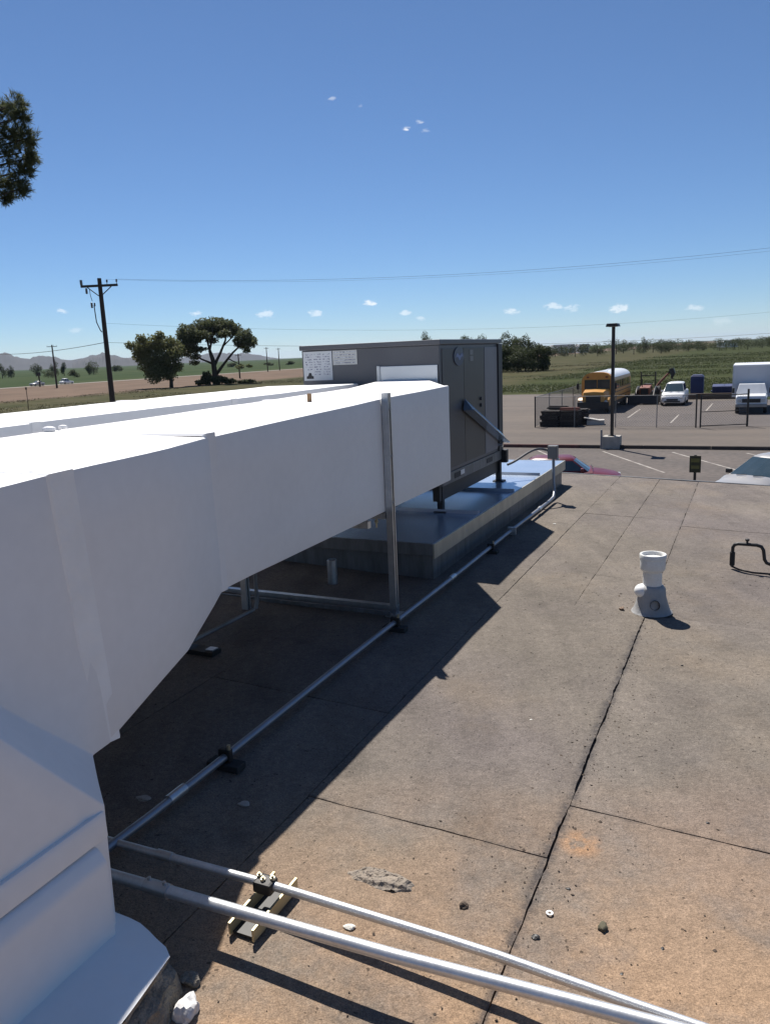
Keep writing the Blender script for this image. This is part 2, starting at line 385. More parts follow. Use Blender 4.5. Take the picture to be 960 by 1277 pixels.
g = MB(); nseg = 72; rings = [0, 60, 250, 900, 3000, 26000]
vs = [(0, 0, 0)]; fs = []
for r_ in rings[1:]:
    for j in range(nseg): vs.append((r_*math.cos(2*math.pi*j/nseg), r_*math.sin(2*math.pi*j/nseg), 0))
for j in range(nseg): fs.append((0, 1+j, 1+(j+1) % nseg))
for i in range(len(rings)-2):
    for j in range(nseg): fs.append((1+i*nseg+j, 1+(i+1)*nseg+j, 1+(i+1)*nseg+(j+1) % nseg, 1+i*nseg+(j+1) % nseg))
g.add(vs, fs); tag(g.build('ground', groundmat(), loc=(0, 0, GZ-.03)), kind='structure')

M_asph = pmat('dusty_asphalt', (.112, .092, .080), (.076, .065, .059), .35, .95, grain=.2, gscale=4, detail=8, bump=.2, bscale=20)
M_asph2 = pmat('pale_gravel_lot', (.125, .100, .080), (.086, .071, .060), .22, .95, grain=.12, gscale=5, detail=7, stretch=(.5, 1.8, 1))
M_road = pmat('pale_dirt_road', (.27, .23, .19), (.23, .195, .16), .05, .95)
def sheet(name, pts, z, mat, kind='structure'):
    m = MB(); m.add([(p[0], p[1], z) for p in pts], [tuple(range(len(pts)))])
    o = m.build(name, mat, None, off=(0, 0, 0), loc=site(0, 0, 0), rotz=ROTZ); o['kind'] = kind; return o
def wavy(pts, amp, step=4.0, seed=0):
    out = []
    for i in range(len(pts)):
        a = Vector(pts[i]); b = Vector(pts[(i+1) % len(pts)]); k = max(1, int((b-a).length/step))
        for j in range(k):
            p = a+(b-a)*(j/k); w = noise.noise(Vector((p.x*.13+seed, p.y*.13, 0)))*amp; w2 = noise.noise(Vector((p.x*.5+seed, p.y*.5, 3)))*amp*.4
            nrm = Vector((-(b-a).y, (b-a).x)).normalized(); q = p+nrm*(w+w2); out.append((q.x, q.y))
    return out
sheet('upper_lot', wavy([(-40, 36.1), (40, 36.1), (44, 66), (30, 71), (4, 71), (-2, 76), (-9, 82), (-26, 84), (-42, 80)], 1.4, 2.0, 5), GZ-.018, M_asph2)
sheet('parking_lot', [(-40, 6.2), (40, 6.2), (40, 36.1), (-40, 36.1)], GZ, M_asph)
# broken asphalt patch inside the fence, a little darker than the gravel round it
sheet('asphalt_patch', wavy([(-10.6, 47.2), (12, 47.2), (14, 64), (2, 70), (-9.5, 69)], .5, 2.0, 9), GZ-.010, pmat('old_grey_asphalt', (.098, .082, .074), (.078, .066, .061), .3, .95, grain=.12, gscale=5, detail=7))
# road along the crops on the left
sheet('road', [(-194, -60), (-187, -60), (-187, 1500), (-194, 1500)], GZ+.03, M_road)

# ------------------------------------------------------------------ painted parking lines (real paint on the lot, drawn in world bearing)
def pline(a, b, w=.11, z=GZ+.004, mat=M_line):
    a = Vector(a); b = Vector(b); d = (b-a).normalized(); q = Vector((-d.y, d.x, 0))*w/2
    c = (a+b)/2; m = MB(); m.add([a+q-c, b+q-c, b-q-c, a-q-c], [(0, 1, 2, 3)])
    o = m.build('parking_line', mat, loc=(c.x, c.y, z)); o['kind'] = 'structure'; return o
for i in range(-3, 4):
    x0 = 10.85+2.9*i; 
    top = Vector((x0-.1, 38.2-.47*2.9*i, 0)); bot = Vector((x0+.35, 31.0-.40*2.9*i, 0))
    pline(top, bot)
for (u0, v0, u1, v1) in ((798, 510, 782, 521), (846, 517, 836, 527), (902, 529, 921, 529), (888, 503, 880, 512)):
    pline(at_z(u0, v0, GZ), at_z(u1, v1, GZ), .12, GZ-.006)

# ------------------------------------------------------------------ kerb between the two lots
k = Site('kerb', 'long dark concrete kerb with faded red painted top between the two lots', 'kerb', 0, 36.1, GZ)
for i in range(26):
    a = -40+i*3.1
    k.part('kerb_stone', MB().bb(a, a+3.085, 35.98, 36.14, GZ-.02, GZ+.17), pmat('dark_kerb_concrete', (.085, .07, .062), (.055, .045, .04), 1, .95) if not 4 <= i <= 10 else M_kerbred, bevel=.02, bseg=1)

# ------------------------------------------------------------------ the building with its roof
B = Site('flat_roofed_building', 'low tan building whose grey felt roof fills the foreground', 'building', 0, 0, GZ)
N0, N1, S0, S1 = -9.0, 7.0, -9.0, 5.76
def wallpts(n0, n1, s0, s1):
    m = MB(); vs = [(n0, s0), (n1, s0), (n1, s1), (n0, s1)]
    for (a, b_) in ((0, 1), (1, 2), (2, 3), (3, 0)):
        p, q = vs[a], vs[b_]; m.add([(p[0], p[1], GZ-.05), (q[0], q[1], GZ-.05), (q[0], q[1], rz(q[0])-.03), (p[0], p[1], rz(p[0])-.03)], [(0, 1, 2, 3)])
    return m
B.part('wall', wallpts(N0+.1, N1-.1, S0+.1, S1-.1), M_wall)
deck = MB(); deck.add([(N0, S0, rz(N0)-.012), (N1, S0, rz(N1)-.012), (N1, S1, rz(N1)-.012), (N0, S1, rz(N0)-.012)], [(0, 1, 2, 3)])
roof = B.part('roof', deck, M_bitumen)
def drip(a, b_):
    m = MB(); (n0, s0), (n1, s1) = a, b_
    v = []
    for (n, s) in (a, b_):
        for (dz, dd) in ((-.14, 0), (-.14, .03), (.004, .03), (.004, 0)):
            v.append((n, s+dd-.012 if s0 == s1 else s, rz(n)+dz) if s0 == s1 else (n+dd-.012, s, rz(n)+dz))
    m.add(v, [(0, 1, 5, 4), (1, 2, 6, 5), (2, 3, 7, 6), (3, 0, 4, 7), (0, 3, 2, 1), (4, 5, 6, 7)]); return m
B.part('drip_edge', drip((N0, S1), (N1, S1)), M_galvdull, roof)

SHADOWFREE = None
def roof_bump(n, s):
    p = Vector((n, s, 0))
    return .010*noise.noise(p*.9)+.006*noise.noise(p*2.3+Vector((5, 1, 0)))+.002*noise.noise(p*7)
def felt(n0, n1, s0, s1, step=.12, gap=.006, lift=0.0, seed=0):
    nn = max(2, int((n1-n0)/step)); ns = max(2, int((s1-s0)/(step*.42))); vs = []; fs = []
    def edge(t, k, big):
        wide = (1.44 == k and -2.05 < t < .55)
        return (.0042 if wide else .0020)+(.0055 if wide else .0035)*noise.noise(Vector((t*23, k*3.7, seed)))+(.006 if wide else .003)*noise.noise(Vector((t*5.2, k*1.9, seed+4)))
    for i in range(nn+1):
        for j in range(ns+1):
            n = n0+(n1-n0)*i/nn; s = s0+(s1-s0)*j/ns; e = 0
            if i == 0: n += edge(s, n0, .5)
            if i == nn: n -= edge(s, n1, .5)
            if j == 0: s += edge(n, s0, .2)
            if j == ns: s -= edge(n, s1, .2)
            rim = .0035 if (i in (0, nn) or j in (0, ns)) else 0
            vs.append((n, s, rz(n)+roof_bump(n, s)*.6+lift-rim*(.2+noise.random()*.3)))
    for i in range(nn):
        for j in range(ns): a = i*(ns+1)+j; fs.append((a, a+ns+1, a+ns+2, a+1))
    k = len(vs)                                             # skirt down to the deck so that the sheet has an edge
    rim = [i*(ns+1) for i in range(nn+1)]+[nn*(ns+1)+j for j in range(1, ns+1)]+[i*(ns+1)+ns for i in range(nn-1, -1, -1)]+[j for j in range(ns-1, 0, -1)]
    for r_ in rim: vs.append((vs[r_][0], vs[r_][1], rz(vs[r_][0])-.011))
    q = len(rim)
    for t in range(q): fs.append((rim[t], rim[(t+1) % q], k+(t+1) % q, k+t))
    m = MB(); m.add(vs, fs); return m
lanes = [(-9.0, -6.4, [-9, -3, 2, 5.72]), (-6.4, -4.4, [-9, -2, 3, 5.72]), (-4.4, -2.4, [-9, -3.4, 1, 5.72]), (-2.4, -1.4, [-9, -2.2, 2, 5.72]), (-1.4, -.45, [-9, -3.1, -.6, 5.72]),
         (-.45, .53, [-9, -3.3, -1.25, 2.9, 5.72]), (.53, 1.44, [-9, -1.98, .60]), (.53, 1.0, [.60, 3.42, 5.72]), (1.0, 1.44, [.60, 1.34, 3.42, 5.72]),
         (1.44, 2.42, [-9, -1.65, .62, 3.2, 5.72]), (2.42, 3.4, [-9, -.5, 2.1, 4.5, 5.72]), (3.4, 4.4, [-9, -2, 3, 5.72]), (4.4, 5.7, [-9, 0, 5.72]), (5.7, 7.0, [-9, 1, 5.72])]
cnt = 0
for (a, b_, js) in lanes:
    for j0, j1 in zip(js[:-1], js[1:]):
        cnt += 1
        near = (-.5 < a < 2.5)
        B.part('roofing_sheet', felt(a, b_, j0, j1, .07 if near else .3, .009 if near else .006, random.uniform(0, .003), cnt), M_roof, roof, smooth=True, angle=50)

# ------------------------------------------------------------------ ducts
def subdiv_noise(ob, amp, cuts=3, scale=3.0):
    me = ob.data; bm = bmesh.new(); bm.from_mesh(me)
    bmesh.ops.subdivide_edges(bm, edges=[e for e in bm.edges if e.calc_length() > .12], cuts=cuts, use_grid_fill=True)
    for v in bm.verts:
        p = v.co*scale+Vector((ob.location.x*3, 2.2, 1)); v.co += Vector((noise.noise(p), noise.noise(p+Vector((9, 0, 0))), noise.noise(p+Vector((0, 9, 0)))))*amp
    bm.normal_update(); bm.to_mesh(me); bm.free()
def duct_run(rings):
    m = MB(); vs = []; fs = []
    for r_ in rings: vs += r_
    for i in range(len(rings)-1):
        for j in range(4): fs.append((4*i+j, 4*i+(j+1) % 4, 4*i+4+(j+1) % 4, 4*i+4+j))
    fs.append((0, 1, 2, 3)); k = 4*(len(rings)-1); fs.append((k+3, k+2, k+1, k)); m.add(vs, fs); return m
def ring(s, nl, nr, zb, ztl, ztr=None, tilt=0.0):
    ztr = ztl if ztr is None else ztr
    return [(nl, s+tilt, ztl), (nr, s+tilt, ztr), (nr, s, zb), (nl, s, zb)]
def loopbands(mb, loops):
    vs = [p for l in loops for p in l]; k = len(loops[0]); fs = []
    for i in range(len(loops)-1):
        for j in range(k): fs.append((k*i+j, k*i+(j+1) % k, k*i+k+(j+1) % k, k*i+k+j))
    mb.add(vs, fs)
def band(mb, s0, s1, nl, nr, zb, zt, e):
    f = lambda s, d: [(nl-d, s, zt+d), (nr+d, s, zt+d), (nr+d, s, zb-d), (nl-d, s, zb-d)]
    loopbands(mb, [f(s0-.012, -.008), f(s0, e), f(s1, e), f(s1+.012, -.008)])
D1 = Site('white_air_duct', 'nearer white air duct, its wide shaded side filling the left of the view', 'air duct', -.42, -2.0, 0)
st = D1.part('straight_section', duct_run([ring(-1.69, -.85, 0, .655, 1.325, 1.30), ring(-.85, -.85, 0, .66, 1.333, 1.322), ring(0, -.85, 0, .665, 1.34, 1.345), ring(1.10, -.85, 0, .67, 1.352, 1.36)]), M_coat, bevel=.012, smooth=True)
subdiv_noise(st, .004, 3)
tr = D1.part('transition', duct_run([ring(1.105, -.84, -.012, .68, 1.35, 1.352), ring(1.70, -.80, -.42, .82, 1.392, 1.39)]), M_coat, bevel=.01)
el = D1.part('elbow', duct_run([ring(-1.70, -.85, 0, .652, 1.326, 1.302), ring(-2.12, -.84, .145, .56, 1.325, 1.31), ring(-2.61, -.82, .215, .452, 1.325, 1.310, -.06)]), M_coat, bevel=.012, smooth=True)
subdiv_noise(el, .003, 3)
# mitred heel that turns the duct down, flaring out to the bigger riser box
heel = MB()
NL, NR, NB = -.82, .215, .510
heel.add([(NL, -2.67, 1.325), (NR, -2.67, 1.310), (NR, -2.61, .452), (NL, -2.61, .452),
          (NL, -3.55, 1.29), (.27, -3.55, 1.285), (.235, -2.981, .741), (.235, -2.70, .458),
          (.47, -2.896, .455), (.415, -3.128, .758), (.40, -3.62, 1.20), (NL, -2.66, .40),
          (NL, -2.92, -.05), (.485, -2.92, -.05), (.485, -4.2, -.05), (NL, -4.2, -.05), (.40, -4.2, 1.2), (NL, -4.2, 1.2)],
         [(0, 1, 5, 4), (1, 2, 7, 6, 5), (0, 3, 2, 1), (6, 7, 8, 9), (5, 6, 9, 10), (0, 4, 17, 15, 12, 11, 3), (2, 3, 11, 7),
          (7, 11, 12, 13, 8), (8, 13, 14, 16, 10, 9), (14, 15, 17, 16), (4, 5, 10, 16, 17), (12, 15, 14, 13)])
hl = D1.part('riser', heel, M_coat, bevel=.006, smooth=True); subdiv_noise(hl, .006, 4)
# wider foot of the riser and the lapped band above it
rb = MB(); rb.prism([(NL-.02, -.05), (NB, -.05), (NB, .330), (.483, .366), (NL-.02, .366)], 1, -4.2, -2.942)
rs_ = D1.part('riser_foot', rb, M_coat, bevel=.012, smooth=True); subdiv_noise(rs_, .004, 4)
bb_ = MB(); bb_.prism([(.45, .372), (.480, .372), (.4785, .43), (.474, .444), (.45, .444)], 1, -4.15, -2.902)
D1.part('seam_band', bb_, M_coat, bevel=.004, smooth=True)
for (s0, nl, nr, zb, zt, w) in ((-1.73, -.85, 0.002, .652, 1.316, .06), (-.03, -.85, .0, .664, 1.342, .05)):
    m = MB(); band(m, s0, s0+w, nl, nr, zb, zt, .0025); D1.part('seam_tape', m, M_coat, bevel=.003)
m = MB(); lo = []
for ds, d in ((-.058, -.004), (-.05, .002), (.05, .002), (.058, -.004)):
    k_ = .145 + (.215-.145)*((-2.61+ds)+2.12)/(-.49); k_ = min(k_, .222)
    lo.append([(-.822-d, -2.67+ds, 1.325+d), (k_+d, -2.67+ds, 1.310+d), (k_+d, -2.61+ds, .452-ds*.2-d), (-.822-d, -2.61+ds, .452-ds*.2-d)])
loopbands(m, lo); D1.part('seam_tape', m, pmat('fresh_white_coating', (.88, .88, .87), (.82, .82, .81), 9, .6, bump=.2, bscale=25))
# lumps of coating on the seam corner
m = MB()
for (n, s, z, r_) in ((.17, -2.66, 1.305, .016), (.14, -2.70, 1.31, .012), (-.83, -1.75, 1.335, .02), (-.80, -1.70, 1.34, .014)):
    bm = bmesh.new(); bmesh.ops.create_icosphere(bm, subdivisions=2, radius=r_)
    m = MB(); m.add([(p.co.x*1.8+n, p.co.y*1.2+s, p.co.z*.7+z) for p in bm.verts], [[q.index for q in f.verts] for f in bm.faces]); bm.free(); D1.part('coating_lump', m, M_coat, smooth=True)
site_obj('brown_bottle_cap', MB().lathe([(.0, 0), (.014, 0), (.014, .045), (.010, .05), (0, .05)], (-.42, -.17, 1.338), 10), pmat('tan_plastic', (.34, .20, .09), (.26, .15, .07), 8, .5), -.42, -.17, 1.338, 'tiny brown cap standing on top of the nearer white duct', 'cap')

D2 = Site('white_air_duct', 'farther white air duct, mostly hidden so only its bright top shows', 'air duct', -1.42, -2.0, 0)
s2 = D2.part('straight_section', duct_run([ring(-1.7, -1.9, -.96, .66, 1.357, 1.362), ring(0, -1.9, -.96, .665, 1.36, 1.366), ring(1.62, -1.88, -.99, .67, 1.364, 1.372)]), M_coat, bevel=.012, smooth=True); subdiv_noise(s2, .004, 3)
D2.part('elbow', duct_run([ring(-1.705, -1.9, -.96, .66, 1.357, 1.36), ring(-2.6, -1.9, -.96, .50, 1.355, 1.355)]), M_coat, bevel=.012, smooth=True)
D2.part('riser', MB().prism([(-3.7, -.04), (-2.603, -.04), (-2.603, 1.354), (-3.3, 1.354), (-3.7, 1.1)], 0, -1.9, -.96), M_coat, bevel=.012, smooth=True)
m = MB(); band(m, -1.73, -1.68, -1.9, -.96, .66, 1.358, .006); D2.part('seam_tape', m, M_coat)
m = MB(); band(m, -.2, -.15, -1.9, -.96, .665, 1.362, .004); D2.part('seam_tape', m, M_coat)
# coated mortar pad where the near riser enters the roof
pad = MB(); pv = []
N_ = 26
def padpt(t, h):
    path = [(-.2, -2.86), (.50, -2.86), (.68, -2.925), (.715, -3.14), (.74, -3.4), (.73, -4.2)]
    L_ = [0]
    for a, b_ in zip(path[:-1], path[1:]): L_.append(L_[-1]+math.dist(a, b_))
    d = t*L_[-1]
    for i in range(len(path)-1):
        if d <= L_[i+1]+1e-9:
            f = (d-L_[i])/(L_[i+1]-L_[i]); return (path[i][0]+(path[i+1][0]-path[i][0])*f, path[i][1]+(path[i+1][1]-path[i][1])*f)
rows = []
for i in range(49):
    t = i/48; n, s = padpt(t, 0); w = noise.noise(Vector((t*14, 1, 0)))*.016
    o_ = Vector((n-.25, s+3.5)).normalized()
    rows.append([(n*.7-.1, s*.9-.36, .125), (n-.05*o_.x, s-.05*o_.y, .112+w*.4), (n+w*.5, s+w*.5, .095+w*.6)])
vs = [p for r_ in rows for p in r_]; fs = []
for i in range(48):
    for j in range(2): a = i*3+j; fs.append((a, a+3, a+4, a+1))
PAD = Site('mortar_pad', 'white coated mortar pad with a ragged broken edge round the foot of the near duct', 'pad', .6, -3.0, 0)
m = MB(); m.add(vs, fs); PAD.part('coated_top', m, M_coat, smooth=True)
rows2 = []
for i in range(97):
    t = i/96; n, s = padpt(t, 0); o_ = Vector((n-.25, s+3.5)).normalized(); col_ = []
    for j, (z, e) in enumerate(((.092, .0), (.075, -.012), (.055, -.03), (.03, .01), (.0, .03), (-.05, .05))):
        w = noise.noise(Vector((t*40, j*1.7, 2)))*.016+noise.noise(Vector((t*11, j, 7)))*.014
        col_.append((n+o_.x*(e+w), s+o_.y*(e+w), z+w*.4+ (rz(n) if j > 3 else 0)))
    rows2.append(col_)
vs = [p for r_ in rows2 for p in r_]; fs = []
for i in range(96):
    for j in range(5): a = i*6+j; fs.append((a, a+6, a+7, a+1))
m = MB(); m.add(vs, fs); PAD.part('broken_edge', m, M_mortar)
def rock(name, label, cat, n, s, r_, mat, sq=(1, 1, .7), seed=0, group=None):
    bm = bmesh.new(); bmesh.ops.create_icosphere(bm, subdivisions=3, radius=r_)
    m = MB(); vs = []
    for p in bm.verts:
        c = p.co.copy(); w = 1+.5*noise.noise(c/r_*1.0+Vector((seed*3.1, 0, 0)))+.22*noise.noise(c/r_*2.7+Vector((seed*1.7, 4, 0))); vs.append((c.x*w*sq[0]+n, c.y*w*sq[1]+s, c.z*w*sq[2]+rz(n)+r_*sq[2]*.6))
    m.add(vs, [[q.index for q in f.verts] for f in bm.faces]); bm.free()
    return site_obj(name, m, mat, n, s, rz(n), label, cat, group, smooth=True, angle=32)
rock('mortar_lump', 'whitewashed mortar lump lying beside the broken pad edge', 'rubble', .75, -2.965, .027, M_coat_dirty, (1, 1.3, 1.0), 3)
rock('mortar_lump', 'small grey mortar lump at the far corner of the pad', 'rubble', .69, -2.88, .022, M_mortar, (1.2, 1, .7), 5)

# ------------------------------------------------------------------ strut frame that carries the ducts
F = Site('duct_support', 'galvanised strut support with tall upright posts carrying the nearer white duct', 'support frame', -.4, -.05, 0)
def channel(n, s, z0, z1, w=.041, d=.041, t=.005, open_dir='n'):
    m = MB()
    m.bb(n-d/2, n-d/2+t, s-w/2, s+w/2, z0, z1)            # back
    m.bb(n-d/2+t, n+d/2, s-w/2, s-w/2+t, z0, z1); m.bb(n-d/2+t, n+d/2, s+w/2-t, s+w/2, z0, z1)
    m.bb(n+d/2-.004, n+d/2+.001, s-w/2+t, s-w/2+.013, z0, z1); m.bb(n+d/2-.004, n+d/2+.001, s+w/2-.013, s+w/2-t, z0, z1)
    return m
F.part('post', channel(.026, -.045, rz(0)+.02, 1.375, .043, .042), M_galv)
F.part('post', channel(-.90, -.30, rz(-.9), 1.2), M_galv)
F.part('crossbar', MB().bb(-.93, .0, -.07, -.03, .618, .655), M_galv)
F.part('crossbar', MB().bb(-.93, .0, -.31, -.27, .612, .652), M_galv)
F.part('base_rail', MB().bb(-1.25, .05, -.065, -.025, rz(-.6)+.012, rz(-.6)+.05), M_galv)
F.part('base_rail', MB().bb(-1.25, .03, -.125, -.11, rz(-.6)+.005, rz(-.6)+.03), M_galvdull)
F.part('threaded_rod', MB().tube([(-.07, -.05, .56), (-.07, -.05, .66)], .006, 8), M_zinc)
F.part('rod_nut', MB().lathe([(0, 0), (.013, 0), (.013, .016), (0, .016)], (-.07, -.05, .59), 6), M_zinc)
F.part('foot_plate', MB().bb(-.02, .07, -.09, .0, rz(0)+.004, rz(0)+.02), M_galv)
for zz in (.72, 1.0, 1.28):
    F.part('bolt', MB().lathe([(0, 0), (.009, 0), (.009, .008), (0, .008)], (.047, -.045, zz), 6, axis=0), M_galv)

# ------------------------------------------------------------------ equipment platform
PL = Site('equipment_platform', 'low sheet metal platform with pale lipped edge under the grey rooftop unit', 'platform', -1.1, 2.9, 0)
PZ = .275
cb = MB()
for (a, b_) in (((-2.3, .76), (-.03, .76)), ((-.03, .76), (-.03, 4.95)), ((-.03, 4.95), (-2.3, 4.95)), ((-2.3, 4.95), (-2.3, .76))):
    cb.add([(a[0], a[1], rz(a[0])-.03), (b_[0], b_[1], rz(b_[0])-.03), (b_[0], b_[1], PZ-.02), (a[0], a[1], PZ-.02)], [(0, 1, 2, 3)])
PL.part('curb', cb, M_galvdull)
for i, (a, b_) in enumerate(((.72, 1.78), (1.785, 2.845), (2.85, 3.845), (3.85, 4.98))):
    PL.part('deck_panel', MB().bb(-2.33, -.012, a, b_, PZ-.02, PZ), M_deck, bevel=.003, bseg=1)
    if i: 
        PL.part('deck_rib', MB().prism([(a-.02, PZ+.001), (a+.015, PZ+.001), (a+.002, PZ+.028), (a-.008, PZ+.028)], 0, -2.3, -.02), M_deck)
for i, (a, b_) in enumerate(((.71, 2.1), (2.104, 3.5), (3.504, 4.99))):
    PL.part('edge_flashing', MB().bb(-.010, .004, a, b_, PZ-.105, PZ+.003), pmat('pale_galvanised_flashing', (.50, .48, .40), (.36, .35, .30), 4, .42, .4, stretch=(2, 2, 1)), bevel=.002, bseg=1)
PL.part('edge_flashing', MB().bb(-2.33, -.012, .706, .72, PZ-.085, PZ+.003), M_galvdull, bevel=.002, bseg=1)
PL.part('edge_flashing', MB().bb(-2.33, -.012, 4.98, 4.994, PZ-.10, PZ+.003), M_galvdull, bevel=.002, bseg=1)
for s in (1.4, 2.1, 2.8, 3.5, 4.2):
    PL.part('rivet', MB().lathe([(.007, 0), (.005, .004), (0, .005)], (.004, s, PZ-.05), 8, axis=0), M_galv)
site_obj('vent_stub', MB().lathe([(.035, 0), (.035, .17), (.03, .175), (.028, .12), (0, .12)], (-.65, .40, rz(-.65)), 16), M_galv, -.65, .40, rz(-.65), 'short round galvanised pipe stub in shade under the near duct', 'pipe', smooth=True)

# ------------------------------------------------------------------ the rooftop unit
U = Site('rooftop_air_conditioner', 'big grey packaged air conditioner cabinet at the far end of the ducts', 'air conditioner', -.95, 2.55, PZ)
UN0, UN1, US0, US1, UB, UT = -1.58, -.31, 1.73, 3.42, .60, 1.655
U.part('cabinet', MB().bb(UN0, UN1, US0, US1, UB, UT), M_unit, bevel=.006)
cap = MB().bb(UN0-.015, UN1+.015, US0-.015, US1+.015, UT+.001, UT+.042); U.part('lid', cap, M_unit, bevel=.006)
br = MB().bb(UN0-.004, UN1+.006, US0-.006, US1+.006, UB-.095, UB-.002); U.part('base_rail', br, M_galvdull, bevel=.004)
for (s, w) in ((2.08, .16), (3.0, .18)):
    U.part('fork_slot', MB().bb(UN1+.0055, UN1+.009, s-w/2, s+w/2, UB-.07, UB-.025), M_ink)
for (n, s) in ((UN0+.06, US0+.08), (UN1-.05, US0+.08), (UN0+.06, US1-.04), (UN1-.03, US1-.0)):
    U.part('leg', MB().bb(n-.025, n+.025, s-.025, s+.025, PZ+.012, UB-.097), M_black)
    U.part('leg_foot', MB().bb(n-.05, n+.06, s-.05, s+.05, PZ+.001, PZ+.011), M_black)
U.part('beam', MB().bb(UN1-.09, UN1-.03, US0+.0, US1+.1, UB-.225, UB-.0965), M_black)
U.part('beam', MB().bb(UN0+.03, UN0+.09, US0+.0, US1+.1, UB-.16, UB-.0965), M_black)
# side panels (facing the camera's right)
x = UN1
U.part('access_panel', MB().bb(x+.001, x+.005, US0+.05, 2.305, UB+.03, UT-.03), pmat('dark_panel_enamel', (.088, .087, .089), (.07, .069, .071), 2.5, .45, .1), bevel=.004)
U.part('access_panel', MB().bb(x+.001, x+.005, 2.312, 2.88, UB+.03, UT-.03), pmat('brownish_grey_enamel', (.092, .088, .083), (.074, .071, .066), 2.5, .45, .1), bevel=.004)
U.part('louvre_panel', MB().bb(x+.001, x+.008, 2.888, 3.285, UB+.03, UT-.03), pmat('pale_panel', (.21, .21, .235), (.18, .18, .2), 3, .45), bevel=.004)
U.part('corner_post', MB().bb(x+.001, x+.02, 3.30, 3.425, UB-.0, UT-.002), M_unitdk, bevel=.003)
el_ = MB(); pts = [(.125*math.cos(t), .078*math.sin(t)) for t in np.linspace(0, 2*math.pi, 28, endpoint=False)]
el_.prism([(p[0]+2.17, p[1]+1.555) for p in pts], 0, x+.0052, x+.012)
bd = U.part('badge', el_, M_bluebadge)
sw = MB(); prev = None
for i in range(13):
    t = i/12; s = 2.09+.16*t; z = 1.555+.012*math.sin(t*9); h = .010+.009*math.sin(t*math.pi)
    sw.bb(s, s+.0135, z-h, z+h, 0, 0) if False else sw.bb(x+.0122, x+.0136, s, s+.0135, z-h, z+h)
U.part('badge_emblem', sw, pmat('pale_blue_print', (.16, .2, .38), (.12, .16, .32), 6, .4), bd)
for z in (1.585, 1.53):
    U.part('label', MB().bb(x+.0053, x+.0073, 2.47, 2.56, z-.022, z+.022), pmat('grey_label', (.24, .24, .24), (.2, .2, .2), 8, .5))
for z in (1.16, 1.10):
    U.part('latch', MB().bb(x+.0053, x+.020, 2.74, 2.76, z-.016, z+.016), M_unitdk, bevel=.003)
U.part('sunlit_slot_patch', MB().bb(x+.0065, x+.009, 2.16, 2.26, UB-.062, UB-.022), M_wpaint)  # white plate added for the sunlight that shows through the fork slot
# sloping rain flashing on the side panel
a = Vector((x+.02, 2.23, 1.10)); b_ = Vector((x+.02, 3.33, .69)); dirv = (b_-a).normalized(); upv = Vector((0, -dirv.z, dirv.y))
fl = MB(); q = []
for p in (a, b_):
    for (o1, o2) in ((.0, .10), (.085, .0), (.10, .0), (.10, -.006), (.0, -.006)): q.append(p+Vector((o1, 0, 0))+upv*o2)
fl.add(q, [(0, 1, 2, 3, 4), (9, 8, 7, 6, 5)]+[(i, (i+1) % 5, 5+(i+1) % 5, 5+i) for i in range(5)])
U.part('rain_flashing', fl, pmat('sky_tinted_aluminium', (.45, .55, .68), (.38, .48, .6), 4, .25, 1.0))  # blue of the reflected sky is put into the metal's colour
U.part('drain_fitting', MB().lathe([(0, 0), (.02, 0), (.02, .05), (0, .05)], (x+.006, 3.30, .665), 12, axis=0), M_chrome)
U.part('junction_box', MB().bb(x+.0, x+.06, 3.40, 3.47, .47, .60), M_black, bevel=.004)
# notices on the end panel
y = US0
lb = U.part('notice', MB().bb(-1.565, -1.285, y-.0045, y-.0005, 1.40, 1.675-.03), M_paper)
def printmat():
    m = bpy.data.materials.new('small_print'); m.use_nodes = True; N = m.node_tree.nodes; L = m.node_tree.links
    b = N['Principled BSDF']; tc = N.new('ShaderNodeTexCoord'); mp = N.new('ShaderNodeMapping'); mp.inputs['Scale'].default_value = (60, 60, 150); L.new(tc.outputs['Object'], mp.inputs[0])
    nz = N.new('ShaderNodeTexNoise'); nz.inputs['Scale'].default_value = 1; L.new(mp.outputs[0], nz.inputs[0])
    r_ = N.new('ShaderNodeMapRange'); r_.inputs[1].default_value = .45; r_.inputs[2].default_value = .6; L.new(nz.outputs['Fac'], r_.inputs[0])
    mx = N.new('ShaderNodeMix'); mx.data_type = 'RGBA'; L.new(r_.outputs[0], mx.inputs['Factor']); mx.inputs[6].default_value = (.62, .64, .68, 1); mx.inputs[7].default_value = (.16, .17, .24, 1)
    L.new(mx.outputs[2], b.inputs['Base Color']); return m
M_print = printmat()
m = MB()
for c in range(3):
    for r_ in range(9):
        if r_ > 6 and c == 0: continue
        m.bb(-1.545+c*.085, -1.475+c*.085, y-.0056, y-.0047, 1.615-r_*.021, 1.625-r_*.021)
U.part('small_print', m, M_print, lb)
U.part('warning_mark', MB().add([(-1.54, y-.0058, 1.415), (-1.47, y-.0058, 1.415), (-1.47, y-.0058, 1.435), (-1.485, y-.0058, 1.44), (-1.495, y-.0058, 1.465), (-1.515, y-.0058, 1.465), (-1.525, y-.0058, 1.44), (-1.54, y-.0058, 1.435)], [(0, 1, 2, 3, 4, 5, 6, 7)]), M_ink, lb)
lb2 = U.part('notice', MB().bb(-1.275, -1.045, y-.0045, y-.0005, 1.525, 1.645), pmat('cream_paper_label', (.60, .60, .57), (.52, .52, .5), 4, .6))
m = MB()
for r_ in range(5): m.bb(-1.265, -1.06, y-.0056, y-.0047, 1.627-r_*.022, 1.634-r_*.022)
U.part('small_print', m, M_print, lb2)
U.part('duct_collar', MB().bb(-.85, -.325, y-.012, y-.001, .75, 1.50), pmat('bright_collar_sheet', (.66, .67, .69), (.6, .62, .65), 3, .3, .85), bevel=.003)
